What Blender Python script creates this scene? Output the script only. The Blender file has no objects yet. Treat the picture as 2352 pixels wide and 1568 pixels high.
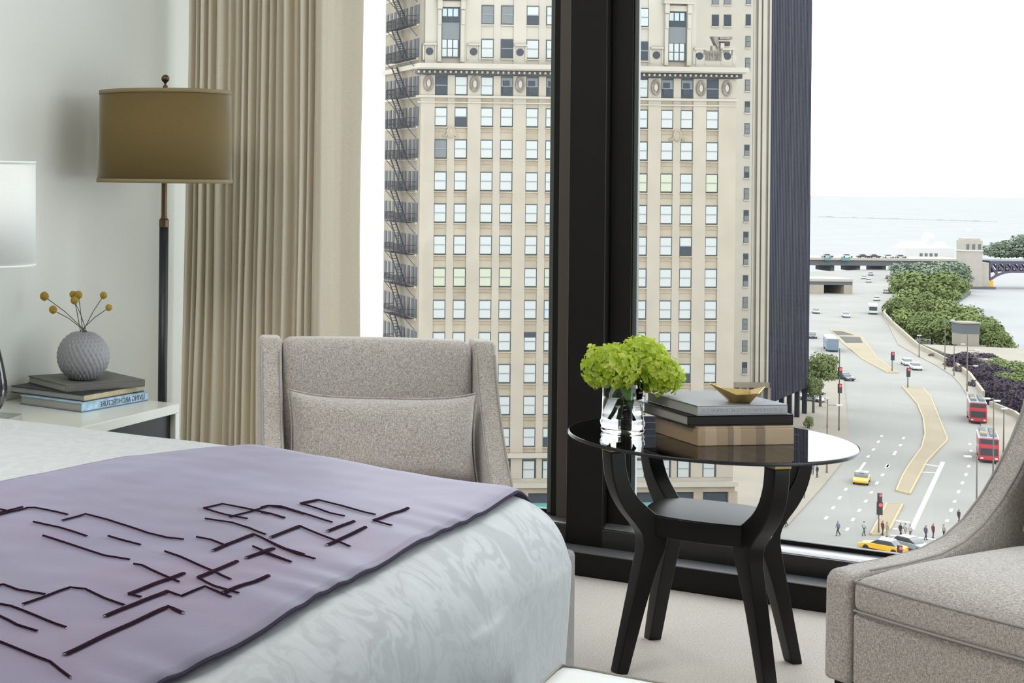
import bpy, bmesh, math, random
from mathutils import Vector, Matrix, noise
random.seed(7)
R = random.Random(11)
SC = bpy.context.scene
COL = SC.collection
PI = math.pi

# ------------------------------------------------------------------ camera frame
F_PX, PX0, PY0 = 3560.0, 150.0, 390.0      # focal length and principal point for a 2352 x 1568 frame
ROLL = 0.0095
YAW = math.radians(33.69)
CS, SN = math.cos(YAW), math.sin(YAW)
CAMX, CAMY, CAMZ = 2.946, 0.0, 1.35
GZ = CAMZ - 41.0                            # street level
WZ = GZ - 6.0                               # river level

def ray(px, py):
    dx, dy = px - PX0, py - PY0
    c, s = math.cos(ROLL), math.sin(ROLL)
    u, v = (dx * c + dy * s) / F_PX, (-dx * s + dy * c) / F_PX
    return Vector((u * CS - SN, u * SN + CS, -v))
CAM = Vector((CAMX, CAMY, CAMZ))
def at_z(px, py, z):
    d = ray(px, py)
    return CAM + d * ((z - CAMZ) / d.z)
def at_d(px, py, depth):
    return CAM + ray(px, py) * depth
def G(px, py): return at_z(px, py, GZ)
def cw(X, Z, h):                            # building frame (right, away, up) to world
    return Vector((CAMX + X * CS - Z * SN, X * SN + Z * CS, h))

cam_data = bpy.data.cameras.new('camera')
cam_data.sensor_fit = 'HORIZONTAL'; cam_data.sensor_width = 36.0
cam_data.lens = 36.0 * F_PX / 2352.0
cam_data.shift_x = (1176.0 - PX0) / 2352.0
cam_data.shift_y = (PY0 - 784.0) / 2352.0
cam_data.clip_start = 0.05; cam_data.clip_end = 20000
cam = bpy.data.objects.new('camera', cam_data); COL.objects.link(cam)
cam.matrix_world = Matrix.Translation(CAM) @ Matrix.Rotation(YAW, 4, 'Z') @ Matrix.Rotation(PI / 2, 4, 'X') @ Matrix.Rotation(ROLL, 4, 'Z')
SC.camera = cam

# ------------------------------------------------------------------ materials
def srgb(r, g, b):
    f = lambda c: (c / 255 / 12.92) if c / 255 <= 0.04045 else ((c / 255 + 0.055) / 1.055) ** 2.4
    return (f(r), f(g), f(b), 1.0)
class NT:
    def __init__(s, name):
        s.m = bpy.data.materials.new(name); s.m.use_nodes = True
        s.t = s.m.node_tree; s.n = s.t.nodes; s.l = s.t.links
        s.b = s.n['Principled BSDF']; s.out = s.n['Material Output']
    def add(s, typ, **kw):
        nd = s.n.new(typ)
        for k, v in kw.items():
            if k in nd.inputs: nd.inputs[k].default_value = v
            else: setattr(nd, k, v)
        return nd
    def coord(s, scale=(1, 1, 1), kind='Object', rot=(0, 0, 0)):
        tc = s.add('ShaderNodeTexCoord'); mp = s.add('ShaderNodeMapping')
        mp.inputs['Scale'].default_value = scale; mp.inputs['Rotation'].default_value = rot
        s.l.new(tc.outputs[kind], mp.inputs['Vector'])
        return mp.outputs['Vector']
    def ramp(s, fac, stops):
        r = s.add('ShaderNodeValToRGB')
        e = r.color_ramp.elements
        while len(e) < len(stops): e.new(0.5)
        for q, (p, c) in zip(e, stops): q.position = p; q.color = c
        s.l.new(fac, r.inputs['Fac']); return r.outputs['Color']
    def bump(s, h, strength=0.3, dist=0.01):
        b = s.add('ShaderNodeBump', Strength=strength, Distance=dist)
        s.l.new(h, b.inputs['Height']); s.l.new(b.outputs['Normal'], s.b.inputs['Normal'])
def lin(c): return c if len(c) == 4 else (c[0], c[1], c[2], 1.0)
def mat(name, col, rough=0.6, metal=0.0, spec=0.5, nscale=0, nvar=0.12, bump=0.0, bscale=None, emit=None):
    k = NT(name); b = k.b
    b.inputs['Base Color'].default_value = lin(col); b.inputs['Roughness'].default_value = rough
    b.inputs['Metallic'].default_value = metal; b.inputs['Specular IOR Level'].default_value = spec
    if nscale:
        v = k.coord((1, 1, 1)); nz = k.add('ShaderNodeTexNoise', Scale=nscale, Detail=4.0)
        k.l.new(v, nz.inputs['Vector'])
        c = lin(col); lo = tuple(x * (1 - nvar) for x in c[:3]) + (1,); hi = tuple(min(1, x * (1 + nvar)) for x in c[:3]) + (1,)
        k.l.new(k.ramp(nz.outputs['Fac'], [(0.3, lo), (0.7, hi)]), b.inputs['Base Color'])
        if bump:
            nb = nz
            if bscale:
                nb = k.add('ShaderNodeTexNoise', Scale=bscale, Detail=3.0); k.l.new(v, nb.inputs['Vector'])
            k.bump(nb.outputs['Fac'], bump, 0.01)
    if emit:
        b.inputs['Emission Color'].default_value = lin(emit[0]); b.inputs['Emission Strength'].default_value = emit[1]
    return k.m
def thin_glass(name, tint=(1, 1, 1), refl=1.0, ior=1.5, rough=0.0):
    k = NT(name); k.n.remove(k.b)
    tr = k.add('ShaderNodeBsdfTransparent'); tr.inputs['Color'].default_value = lin(tint)
    gl = k.add('ShaderNodeBsdfGlossy', Roughness=rough); fr = k.add('ShaderNodeFresnel', IOR=ior)
    mu = k.add('ShaderNodeMath', operation='MULTIPLY'); mu.inputs[1].default_value = refl
    k.l.new(fr.outputs[0], mu.inputs[0])
    mx = k.add('ShaderNodeMixShader'); k.l.new(mu.outputs[0], mx.inputs[0])
    k.l.new(tr.outputs[0], mx.inputs[1]); k.l.new(gl.outputs[0], mx.inputs[2]); k.l.new(mx.outputs[0], k.out.inputs['Surface'])
    return k.m

def m_tweed():
    k = NT('tweed_fabric')
    v = k.coord((1, 1, 1))
    n1 = k.add('ShaderNodeTexNoise', Scale=1.0, Detail=2.0, Roughness=0.6); k.l.new(k.coord((170, 170, 430)), n1.inputs['Vector'])
    n2 = k.add('ShaderNodeTexNoise', Scale=1.0, Detail=2.0, Roughness=0.6); k.l.new(k.coord((480, 480, 140)), n2.inputs['Vector'])
    m2 = k.add('ShaderNodeMath', operation='ADD'); k.l.new(n1.outputs['Fac'], m2.inputs[0]); k.l.new(n2.outputs['Fac'], m2.inputs[1])
    hf = k.add('ShaderNodeMath', operation='MULTIPLY'); hf.inputs[1].default_value = 0.5; k.l.new(m2.outputs[0], hf.inputs[0])
    k.l.new(k.ramp(hf.outputs[0], [(0.36, (0.28, 0.235, 0.205, 1)), (0.5, (0.475, 0.432, 0.398, 1)), (0.64, (0.68, 0.655, 0.625, 1))]), k.b.inputs['Base Color'])
    k.b.inputs['Roughness'].default_value = 0.95; k.b.inputs['Specular IOR Level'].default_value = 0.15
    k.b.inputs['Sheen Weight'].default_value = 0.45
    k.bump(hf.outputs[0], 0.25, 0.003)
    return k.m
def m_damask():
    k = NT('white_damask')
    v = k.coord((1, 1, 1))
    n0 = k.add('ShaderNodeTexNoise', Scale=4.5, Detail=2.0); k.l.new(v, n0.inputs['Vector'])
    mixv = k.add('ShaderNodeVectorMath', operation='MULTIPLY_ADD'); mixv.inputs[1].default_value = (0.35, 0.35, 0.35)
    k.l.new(n0.outputs['Color'], mixv.inputs[0]); k.l.new(v, mixv.inputs[2])
    w = k.add('ShaderNodeTexNoise', Scale=13.0, Detail=1.5, Distortion=2.2); k.l.new(mixv.outputs[0], w.inputs['Vector'])
    c = k.ramp(w.outputs['Fac'], [(0.46, (0.462, 0.484, 0.505, 1)), (0.52, (0.490, 0.513, 0.532, 1))])
    k.l.new(c, k.b.inputs['Base Color'])
    k.l.new(k.ramp(w.outputs['Fac'], [(0.46, (0.70,) * 3 + (1,)), (0.52, (0.52,) * 3 + (1,))]), k.b.inputs['Roughness'])
    k.b.inputs['Specular IOR Level'].default_value = 0.3
    n1 = k.add('ShaderNodeTexNoise', Scale=9.0, Detail=3.0); k.l.new(v, n1.inputs['Vector'])
    k.bump(n1.outputs['Fac'], 0.25, 0.02)
    return k.m
def m_runner():
    k = NT('lavender_satin')
    v = k.coord((1, 1, 1))
    n = k.add('ShaderNodeTexNoise', Scale=2.6, Detail=3.0); k.l.new(v, n.inputs['Vector'])
    k.l.new(k.ramp(n.outputs['Fac'], [(0.3, (0.125, 0.108, 0.158, 1)), (0.55, (0.150, 0.134, 0.212, 1)), (0.75, (0.170, 0.112, 0.165, 1))]), k.b.inputs['Base Color'])
    k.b.inputs['Roughness'].default_value = 0.5; k.b.inputs['Specular IOR Level'].default_value = 0.45
    k.b.inputs['Sheen Weight'].default_value = 1.0; k.b.inputs['Sheen Roughness'].default_value = 0.35; k.b.inputs['Sheen Tint'].default_value = (0.75, 0.72, 0.9, 1)
    n1 = k.add('ShaderNodeTexNoise', Scale=420.0, Detail=2.0); k.l.new(v, n1.inputs['Vector'])
    k.bump(n1.outputs['Fac'], 0.12, 0.003)
    return k.m
def m_carpet():
    k = NT('beige_carpet')
    v = k.coord((1, 1, 1))
    n = k.add('ShaderNodeTexNoise', Scale=170.0, Detail=4.0, Roughness=0.75); k.l.new(v, n.inputs['Vector'])
    k.l.new(k.ramp(n.outputs['Fac'], [(0.3, (0.62, 0.56, 0.495, 1)), (0.5, (0.80, 0.745, 0.675, 1)), (0.7, (0.90, 0.855, 0.79, 1))]), k.b.inputs['Base Color'])
    k.b.inputs['Roughness'].default_value = 1.0; k.b.inputs['Specular IOR Level'].default_value = 0.05
    k.bump(n.outputs['Fac'], 0.7, 0.012)
    return k.m
def m_asphalt():
    k = NT('asphalt')
    v = k.coord((1, 1, 1))
    n = k.add('ShaderNodeTexNoise', Scale=0.05, Detail=5.0); k.l.new(v, n.inputs['Vector'])
    k.l.new(k.ramp(n.outputs['Fac'], [(0.35, (0.185, 0.185, 0.172, 1)), (0.65, (0.215, 0.212, 0.198, 1))]), k.b.inputs['Base Color'])
    k.b.inputs['Roughness'].default_value = 0.9; k.b.inputs['Specular IOR Level'].default_value = 0.1
    return k.m
def m_oak_stripes():
    k = NT('striped_tan_paper')
    v = k.coord((1, 1, 1)); sep = k.add('ShaderNodeSeparateXYZ'); k.l.new(v, sep.inputs[0])
    cb = k.add('ShaderNodeMapRange'); cb.inputs[1].default_value = 0.0; cb.inputs[2].default_value = 0.27
    k.l.new(sep.outputs[0], cb.inputs[0])
    a, b_, d = (0.40, 0.28, 0.17, 1), (0.26, 0.185, 0.125, 1), (0.50, 0.37, 0.235, 1)
    r = k.add('ShaderNodeValToRGB'); r.color_ramp.interpolation = 'CONSTANT'
    e = r.color_ramp.elements
    st = [(0, a), (0.08, d), (0.2, a), (0.32, b_), (0.38, d), (0.46, a), (0.62, b_), (0.72, d)]
    while len(e) < len(st): e.new(0.5)
    for q, (p, c) in zip(e, st): q.position = p; q.color = c
    k.l.new(cb.outputs[0], r.inputs['Fac']); k.l.new(r.outputs['Color'], k.b.inputs['Base Color'])
    k.b.inputs['Roughness'].default_value = 0.5
    return k.m

M = {}
M['wall'] = mat('painted_plaster', (0.76, 0.775, 0.73), 0.9, spec=0.2, nscale=60, nvar=0.01)
M['ceiling'] = mat('ceiling_paint', (0.82, 0.82, 0.80), 0.95, spec=0.1)
M['carpet'] = m_carpet()
M['bronze'] = mat('dark_bronze_metal', (0.008, 0.007, 0.0065), 0.45, 0.0, 0.22, nscale=4, nvar=0.2)
M['bronze_ledge'] = mat('polished_bronze_ledge', (0.010, 0.009, 0.009), 0.32, 0.0, 0.6)
M['ledge'] = mat('brushed_dark_ledge', (0.16, 0.16, 0.17), 0.5, 0.5)
M['walnut'] = mat('dark_walnut_panel', (0.05, 0.04, 0.032), 0.5)
M['bronze_light'] = mat('brushed_bronze_edge', (0.085, 0.068, 0.058), 0.4, 0.3)
M['gasket'] = mat('window_gasket', (0.075, 0.085, 0.08), 0.35)
M['alu'] = mat('sill_metal', (0.34, 0.34, 0.35), 0.35, 0.8)
M['pane'] = thin_glass('window_glass', (0.985, 0.99, 0.985), 0.35)
M['smoked'] = thin_glass('smoked_glass', (0.62, 0.60, 0.58), 1.0, 1.52)
M['vaseglass'] = thin_glass('clear_glass', (0.93, 0.96, 0.95), 1.0, 1.45)
M['curtain'] = mat('taupe_curtain', (0.77, 0.705, 0.585), 0.85, spec=0.2, nscale=300, nvar=0.06)
M['tweed'] = m_tweed()
M['piping'] = mat('pale_piping', (0.42, 0.40, 0.375), 0.9, spec=0.1)
M['darkwood'] = mat('espresso_wood', (0.006, 0.0053, 0.0052), 0.33, 0, 0.3, nscale=9, nvar=0.25)
M['brass'] = mat('aged_brass', (0.26, 0.19, 0.09), 0.35, 1.0)
M['bronze_pole'] = mat('antique_bronze', (0.12, 0.085, 0.05), 0.4, 0.9)
M['leather'] = mat('black_leather', (0.012, 0.013, 0.018), 0.4, 0, 0.5, nscale=40, nvar=0.2, bump=0.1)
M['shade_olive'] = mat('olive_linen_shade', (0.155, 0.110, 0.042), 0.8, spec=0.2, nscale=260, nvar=0.08)
M['shade_olive'].node_tree.nodes['Principled BSDF'].inputs['Sheen Weight'].default_value = 1.0
M['shade_olive'].node_tree.nodes['Principled BSDF'].inputs['Sheen Roughness'].default_value = 0.25
M['shade_trim'] = mat('shade_trim', (0.24, 0.19, 0.10), 0.8)
M['shade_white'] = mat('white_linen_shade', (0.80, 0.81, 0.79), 0.85, spec=0.2, nscale=200, nvar=0.02)
M['blackglass'] = mat('black_blown_glass', (0.010, 0.010, 0.014), 0.08, 0, 0.9)
M['chrome'] = mat('polished_nickel', (0.52, 0.52, 0.52), 0.22, 1.0)
M['lacquer'] = mat('cream_lacquer', (0.72, 0.73, 0.66), 0.22, 0, 0.5)
M['drawer'] = mat('charcoal_veneer', (0.014, 0.013, 0.015), 0.4, 0, 0.25)
M['damask'] = m_damask()
M['basefab'] = mat('bed_base_fabric', (0.26, 0.25, 0.24), 0.9, nscale=80, nvar=0.1)
M['runner'] = m_runner()
M['runner_back'] = mat('runner_hem', (0.06, 0.048, 0.078), 0.9, 0, 0.05)
M['thread'] = mat('plum_thread', (0.022, 0.009, 0.018), 0.85, 0, 0.03, nscale=500, nvar=0.5, bump=0.2)
M['leather_white'] = mat('white_leather', (0.80, 0.82, 0.82), 0.4, 0, 0.4)
M['leather_pipe'] = mat('greige_piping', (0.26, 0.25, 0.21), 0.5)
M['greybook'] = mat('grey_cloth_cover', (0.155, 0.152, 0.140), 0.75, nscale=300, nvar=0.1)
M['tanbook'] = mat('tan_paper_cover', (0.52, 0.43, 0.27), 0.6, nscale=30, nvar=0.15)
M['blackcover'] = mat('black_cover', (0.022, 0.022, 0.025), 0.5)
M['bluebook'] = mat('pale_blue_cover', (0.38, 0.55, 0.72), 0.4, nscale=45, nvar=0.3)
M['bluedark'] = mat('blue_board', (0.10, 0.16, 0.28), 0.5)
M['pages'] = mat('page_edges', (0.38, 0.375, 0.34), 0.85, nscale=3, nvar=0.05)
M['ink'] = mat('slate_ink', (0.05, 0.07, 0.10), 0.6)
M['silverbook'] = mat('silver_grey_cover', (0.33, 0.335, 0.355), 0.22, 0, 0.6)
M['silverink'] = mat('pale_emboss', (0.44, 0.45, 0.47), 0.4)
M['brownbook'] = mat('dark_brown_cover', (0.012, 0.008, 0.007), 0.45, 0, 0.2)
M['oak'] = m_oak_stripes()
M['gold'] = mat('brushed_gold', (0.50, 0.35, 0.13), 0.38, 0.9, nscale=20, nvar=0.15)
M['ceramic'] = mat('grey_ceramic', (0.30, 0.305, 0.325), 0.42, 0, 0.5)
M['yellowball'] = mat('mustard_flower', (0.42, 0.27, 0.03), 0.9, nscale=300, nvar=0.4, bump=0.6)
M['drystem'] = mat('dry_stem', (0.10, 0.085, 0.06), 0.8)
M['petal'] = None
M['stem'] = mat('green_stem', (0.10, 0.22, 0.03), 0.5)
M['leafg'] = mat('hydrangea_leaf', (0.12, 0.25, 0.04), 0.5)
k = NT('lime_petals')
nz = k.add('ShaderNodeTexNoise', Scale=38.0, Detail=2.0); k.l.new(k.coord(), nz.inputs['Vector'])
k.l.new(k.ramp(nz.outputs['Fac'], [(0.3, (0.30, 0.42, 0.03, 1)), (0.5, (0.56, 0.66, 0.06, 1)), (0.7, (0.82, 0.86, 0.26, 1))]), k.b.inputs['Base Color'])
k.b.inputs['Roughness'].default_value = 0.6; k.b.inputs['Specular IOR Level'].default_value = 0.25
tl = k.add('ShaderNodeBsdfTranslucent'); tl.inputs['Color'].default_value = (0.5, 0.62, 0.08, 1)
mx = k.add('ShaderNodeMixShader'); mx.inputs[0].default_value = 0.45
k.l.new(k.b.outputs[0], mx.inputs[1]); k.l.new(tl.outputs[0], mx.inputs[2]); k.l.new(mx.outputs[0], k.out.inputs['Surface'])
M['petal'] = k.m
# outdoors
M['stone'] = mat('limestone', (0.225, 0.198, 0.160), 0.85, spec=0.2, nscale=0.25, nvar=0.07)
M['stone_pale'] = mat('pale_limestone', (0.245, 0.224, 0.186), 0.85, spec=0.2, nscale=0.3, nvar=0.05)
M['stone_spandrel'] = mat('weathered_limestone', (0.210, 0.176, 0.132), 0.85, spec=0.2, nscale=0.35, nvar=0.16)
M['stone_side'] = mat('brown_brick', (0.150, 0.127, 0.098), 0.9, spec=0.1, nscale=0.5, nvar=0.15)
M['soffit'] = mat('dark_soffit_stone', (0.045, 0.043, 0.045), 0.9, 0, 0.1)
M['ornament'] = mat('carved_stone', (0.115, 0.10, 0.085), 0.9, nscale=2, nvar=0.3)
M['wframe'] = mat('steel_window_frame', (0.042, 0.056, 0.062), 0.7, 0, 0.1)
M['wmid'] = mat('sash_rail', (0.13, 0.145, 0.148), 0.7, 0, 0.1)
M['blind'] = mat('white_blind', (0.255, 0.264, 0.254), 0.7, spec=0.3)
M['blind_y'] = mat('yellowed_blind', (0.25, 0.256, 0.192), 0.7, spec=0.3)
M['blind_b'] = mat('bluish_blind', (0.232, 0.262, 0.275), 0.7, spec=0.3)
M['wdark'] = mat('dark_window', (0.032, 0.036, 0.044), 0.6, 0, 0.1)
M['wslat'] = mat('grey_slat_blind', (0.10, 0.107, 0.108), 0.7, 0, 0.1)
M['iron'] = mat('wrought_iron', (0.022, 0.022, 0.03), 0.8, 0, 0.05)
M['curtainwall'] = mat('black_curtain_wall', (0.028, 0.028, 0.038), 0.7, 0, 0.08, nscale=0.08, nvar=0.15)
M['mull'] = mat('black_mullion', (0.024, 0.024, 0.033), 0.7, 0, 0.08)
M['asphalt'] = m_asphalt()
M['concrete'] = mat('pale_concrete', (0.215, 0.197, 0.163), 0.9, spec=0.1, nscale=0.15, nvar=0.06)
M['median'] = mat('tan_concrete', (0.232, 0.198, 0.142), 0.9, spec=0.1, nscale=0.2, nvar=0.05)
M['kerb'] = mat('yellowed_kerb', (0.30, 0.245, 0.14), 0.9)
M['paint'] = mat('road_paint', (0.40, 0.40, 0.40), 0.8)
M['pit'] = mat('shaft_dark', (0.035, 0.032, 0.03), 0.9)
M['parapet'] = mat('sandstone_wall', (0.245, 0.215, 0.165), 0.9, nscale=0.3, nvar=0.08)
M['water'] = mat('river_water', (0.238, 0.240, 0.240), 0.8, 0, 0.006, nscale=0.03, nvar=0.04)
M['bank'] = mat('bank_earth', (0.07, 0.075, 0.055), 0.95)
M['leaf1'] = mat('fresh_foliage', (0.118, 0.152, 0.055), 0.8, spec=0.05, nscale=0.35, nvar=0.45)
M['leaf2'] = mat('dusty_foliage', (0.150, 0.188, 0.135), 0.8, spec=0.05, nscale=0.3, nvar=0.35)  # paled and greyed foliage, distance haze put into the colour
M['leaf3'] = mat('plum_foliage', (0.040, 0.030, 0.044), 0.8, spec=0.1, nscale=0.35, nvar=0.4)
M['leaf4'] = mat('light_street_foliage', (0.150, 0.185, 0.075), 0.8, spec=0.1, nscale=0.35, nvar=0.4)
M['bark'] = mat('bark', (0.06, 0.05, 0.04), 0.95)
M['steel'] = mat('painted_post', (0.10, 0.075, 0.065), 0.6)
M['signal'] = mat('signal_black', (0.01, 0.01, 0.012), 0.5)
M['redlamp'] = mat('red_signal_lens', (0.45, 0.03, 0.04), 0.4, emit=((1, 0.05, 0.08), 0.6))
M['lamphead'] = mat('lamp_head', (0.34, 0.35, 0.36), 0.5)
M['red'] = mat('bus_red', (0.34, 0.02, 0.03), 0.35)
M['carwhite'] = mat('car_white', (0.40, 0.41, 0.41), 0.3)
M['carsilver'] = mat('car_silver', (0.22, 0.235, 0.25), 0.3)
M['cardark'] = mat('car_dark', (0.035, 0.04, 0.05), 0.3)
M['taxi'] = mat('taxi_yellow', (0.50, 0.27, 0.01), 0.35)
M['carglass'] = mat('car_glass', (0.03, 0.04, 0.045), 0.15)
M['tyre'] = mat('tyre_rubber', (0.01, 0.01, 0.01), 0.8)
M['busgrey'] = mat('deck_grey', (0.14, 0.15, 0.16), 0.6)
M['busblue'] = mat('coach_blue', (0.10, 0.15, 0.21), 0.4)
M['headlamp'] = mat('headlamp_lens', (0.45, 0.42, 0.36), 0.2)
M['skin'] = mat('skin', (0.24, 0.14, 0.09), 0.6)
M['cl_blue'] = mat('blue_shirt', (0.10, 0.12, 0.24), 0.9)
M['cl_white'] = mat('white_shirt', (0.34, 0.34, 0.35), 0.9)
M['cl_red'] = mat('maroon_top', (0.14, 0.02, 0.03), 0.9)
M['cl_dark'] = mat('dark_clothes', (0.02, 0.022, 0.03), 0.9)
M['cl_grey'] = mat('grey_trousers', (0.06, 0.065, 0.08), 0.9)
M['cl_tan'] = mat('tan_clothes', (0.26, 0.22, 0.15), 0.9)
M['hair'] = mat('dark_hair', (0.02, 0.015, 0.01), 0.8)
M['rust'] = mat('purple_steel', (0.055, 0.045, 0.075), 0.7)
M['hazestone'] = mat('far_limestone', (0.28, 0.255, 0.22), 0.9, nscale=0.4, nvar=0.06)  # far stone lightened, haze put into the colour
M['hazestone2'] = mat('far_white_stone', (0.40, 0.39, 0.38), 0.9)  # white stone with the same haze paling in its colour
M['teal'] = mat('teal_sign', (0.06, 0.18, 0.16), 0.6)
M['distant'] = mat('breakwater_rock', (0.205, 0.218, 0.222), 0.95)  # rock paled with distance haze in its colour
M['deck'] = mat('expressway_concrete', (0.285, 0.265, 0.225), 0.9)
M['deckdark'] = mat('expressway_girder', (0.075, 0.078, 0.088), 0.9)

# ------------------------------------------------------------------ mesh helpers
class MB:
    def __init__(s): s.v = []; s.f = []; s.mi = []
    def add(s, vs, fs, mi=0, mx=None):
        o = len(s.v)
        s.v += [tuple((mx @ Vector(p)) if mx is not None else p) for p in vs]
        s.f += [tuple(i + o for i in f) for f in fs]; s.mi += [mi] * len(fs); return s
    def box(s, x0, x1, y0, y1, z0, z1, mi=0, mx=None):
        vs = [(x, y, z) for z in (z0, z1) for y in (y0, y1) for x in (x0, x1)]
        return s.add(vs, [(0, 2, 3, 1), (4, 5, 7, 6), (0, 1, 5, 4), (2, 6, 7, 3), (0, 4, 6, 2), (1, 3, 7, 5)], mi, mx)
    def prism(s, poly, a, b, axis='z', mi=0, mx=None):
        n = len(poly)
        def p3(p, t):
            return (p[0], p[1], t) if axis == 'z' else ((p[0], t, p[1]) if axis == 'y' else (t, p[0], p[1]))
        vs = [p3(p, a) for p in poly] + [p3(p, b) for p in poly]
        fs = [tuple(range(n))[::-1], tuple(range(n, 2 * n))] + [(i, (i + 1) % n, n + (i + 1) % n, n + i) for i in range(n)]
        return s.add(vs, fs, mi, mx)
    def tube(s, pts, rad, seg=10, mi=0, cap=True):
        pts = [Vector(p) for p in pts]; n = len(pts)
        rad = rad if isinstance(rad, (list, tuple)) else [rad] * n
        vs = []; up = None
        for i, p in enumerate(pts):
            t = (pts[min(i + 1, n - 1)] - pts[max(i - 1, 0)]).normalized()
            if up is None: up = Vector((0, 0, 1)) if abs(t.z) < 0.9 else Vector((1, 0, 0))
            a = t.cross(up).normalized(); b = a.cross(t).normalized(); up = b
            vs += [tuple(p + (a * math.cos(q) + b * math.sin(q)) * rad[i]) for q in [2 * PI * j / seg for j in range(seg)]]
        fs = [(i * seg + j, i * seg + (j + 1) % seg, (i + 1) * seg + (j + 1) % seg, (i + 1) * seg + j) for i in range(n - 1) for j in range(seg)]
        if cap: fs += [tuple(range(seg))[::-1], tuple(range((n - 1) * seg, n * seg))]
        return s.add(vs, fs, mi)
    def lathe(s, prof, seg=48, mi=0, c=(0, 0, 0), cap=True):
        vs = [(c[0] + r * math.cos(2 * PI * j / seg), c[1] + r * math.sin(2 * PI * j / seg), c[2] + z) for r, z in prof for j in range(seg)]
        n = len(prof)
        fs = [(i * seg + j, i * seg + (j + 1) % seg, (i + 1) * seg + (j + 1) % seg, (i + 1) * seg + j) for i in range(n - 1) for j in range(seg)]
        if cap: fs += [tuple(range(seg))[::-1], tuple(range((n - 1) * seg, n * seg))]
        return s.add(vs, fs, mi)
    def bar(s, p, q, w, h=None, mi=0):
        p, q = Vector(p), Vector(q); h = h or w
        t = (q - p).normalized(); up = Vector((0, 0, 1)) if abs(t.z) < 0.95 else Vector((1, 0, 0))
        a = t.cross(up).normalized() * w / 2; b = a.cross(t).normalized() * h / 2
        vs = [tuple(e + x) for e in (p, q) for x in (-a - b, a - b, a + b, -a + b)]
        return s.add(vs, [(3, 2, 1, 0), (4, 5, 6, 7), (0, 1, 5, 4), (1, 2, 6, 5), (2, 3, 7, 6), (3, 0, 4, 7)], mi)
    def build(s, name, mats, parent=None, smooth=False, bevel=0, bseg=3, sub=0, solid=0, loc=None, rz=None):
        me = bpy.data.meshes.new(name); me.from_pydata(s.v, [], s.f)
        mats = mats if isinstance(mats, (list, tuple)) else [mats]
        for m_ in mats: me.materials.append(m_)
        if len(mats) > 1: me.polygons.foreach_set('material_index', s.mi)
        if smooth: me.polygons.foreach_set('use_smooth', [True] * len(me.polygons))
        bm = bmesh.new(); bm.from_mesh(me); bmesh.ops.recalc_face_normals(bm, faces=bm.faces); bm.to_mesh(me); bm.free()
        me.update()
        o = bpy.data.objects.new(name, me); COL.objects.link(o)
        if parent is not None: o.parent = parent
        if loc is not None: o.location = loc
        if rz is not None: o.rotation_euler.z = rz
        if solid:
            m = o.modifiers.new('solid', 'SOLIDIFY'); m.thickness = solid; m.offset = 0
        if bevel:
            m = o.modifiers.new('bevel', 'BEVEL'); m.width = bevel; m.segments = bseg; m.limit_method = 'ANGLE'; m.angle_limit = math.radians(35)
            m.harden_normals = False
            if bevel and not smooth:
                me.polygons.foreach_set('use_smooth', [True] * len(me.polygons))
                m2 = o.modifiers.new('wn', 'WEIGHTED_NORMAL')
        if sub:
            m = o.modifiers.new('sub', 'SUBSURF'); m.levels = sub; m.render_levels = sub
        return o
def tag(o, label=None, cat=None, group=None, kind=None):
    if label: o['label'] = label
    if cat: o['category'] = cat
    if group: o['group'] = group
    if kind: o['kind'] = kind
    return o
def empty(name, loc, rz, label, cat, group=None):
    o = bpy.data.objects.new(name, None); COL.objects.link(o)
    o.location = loc; o.rotation_euler.z = rz; o.empty_display_size = 0.1
    return tag(o, label, cat, group)
def copy_tree(o, parent=None):
    c = o.copy(); COL.objects.link(c); c.parent = parent
    for ch in [x for x in KIDS(o)]: copy_tree(ch, c)
    return c
def KIDS(o): return [x for x in bpy.data.objects if x.parent is o]
def dup(root, loc, rz, label, group=None):
    c = copy_tree(root); c.location = loc; c.rotation_euler.z = rz
    c['label'] = label
    if group: c['group'] = group
    return c
def struct(o): o['kind'] = 'structure'; return o
def text_mesh(body, size, mirror=False):
    cu = bpy.data.curves.new('lettering', 'FONT'); cu.body = body; cu.size = size; cu.extrude = 0.0002
    cu.align_x = 'CENTER'; cu.align_y = 'CENTER'
    o = bpy.data.objects.new('lettering', cu); COL.objects.link(o)
    dg = bpy.context.evaluated_depsgraph_get(); dg.update()
    me = bpy.data.meshes.new_from_object(o.evaluated_get(dg))
    bpy.data.objects.remove(o); bpy.data.curves.remove(cu)
    if mirror:
        me.transform(Matrix.Scale(-1, 4, (1, 0, 0))); me.flip_normals()
    return me
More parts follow.
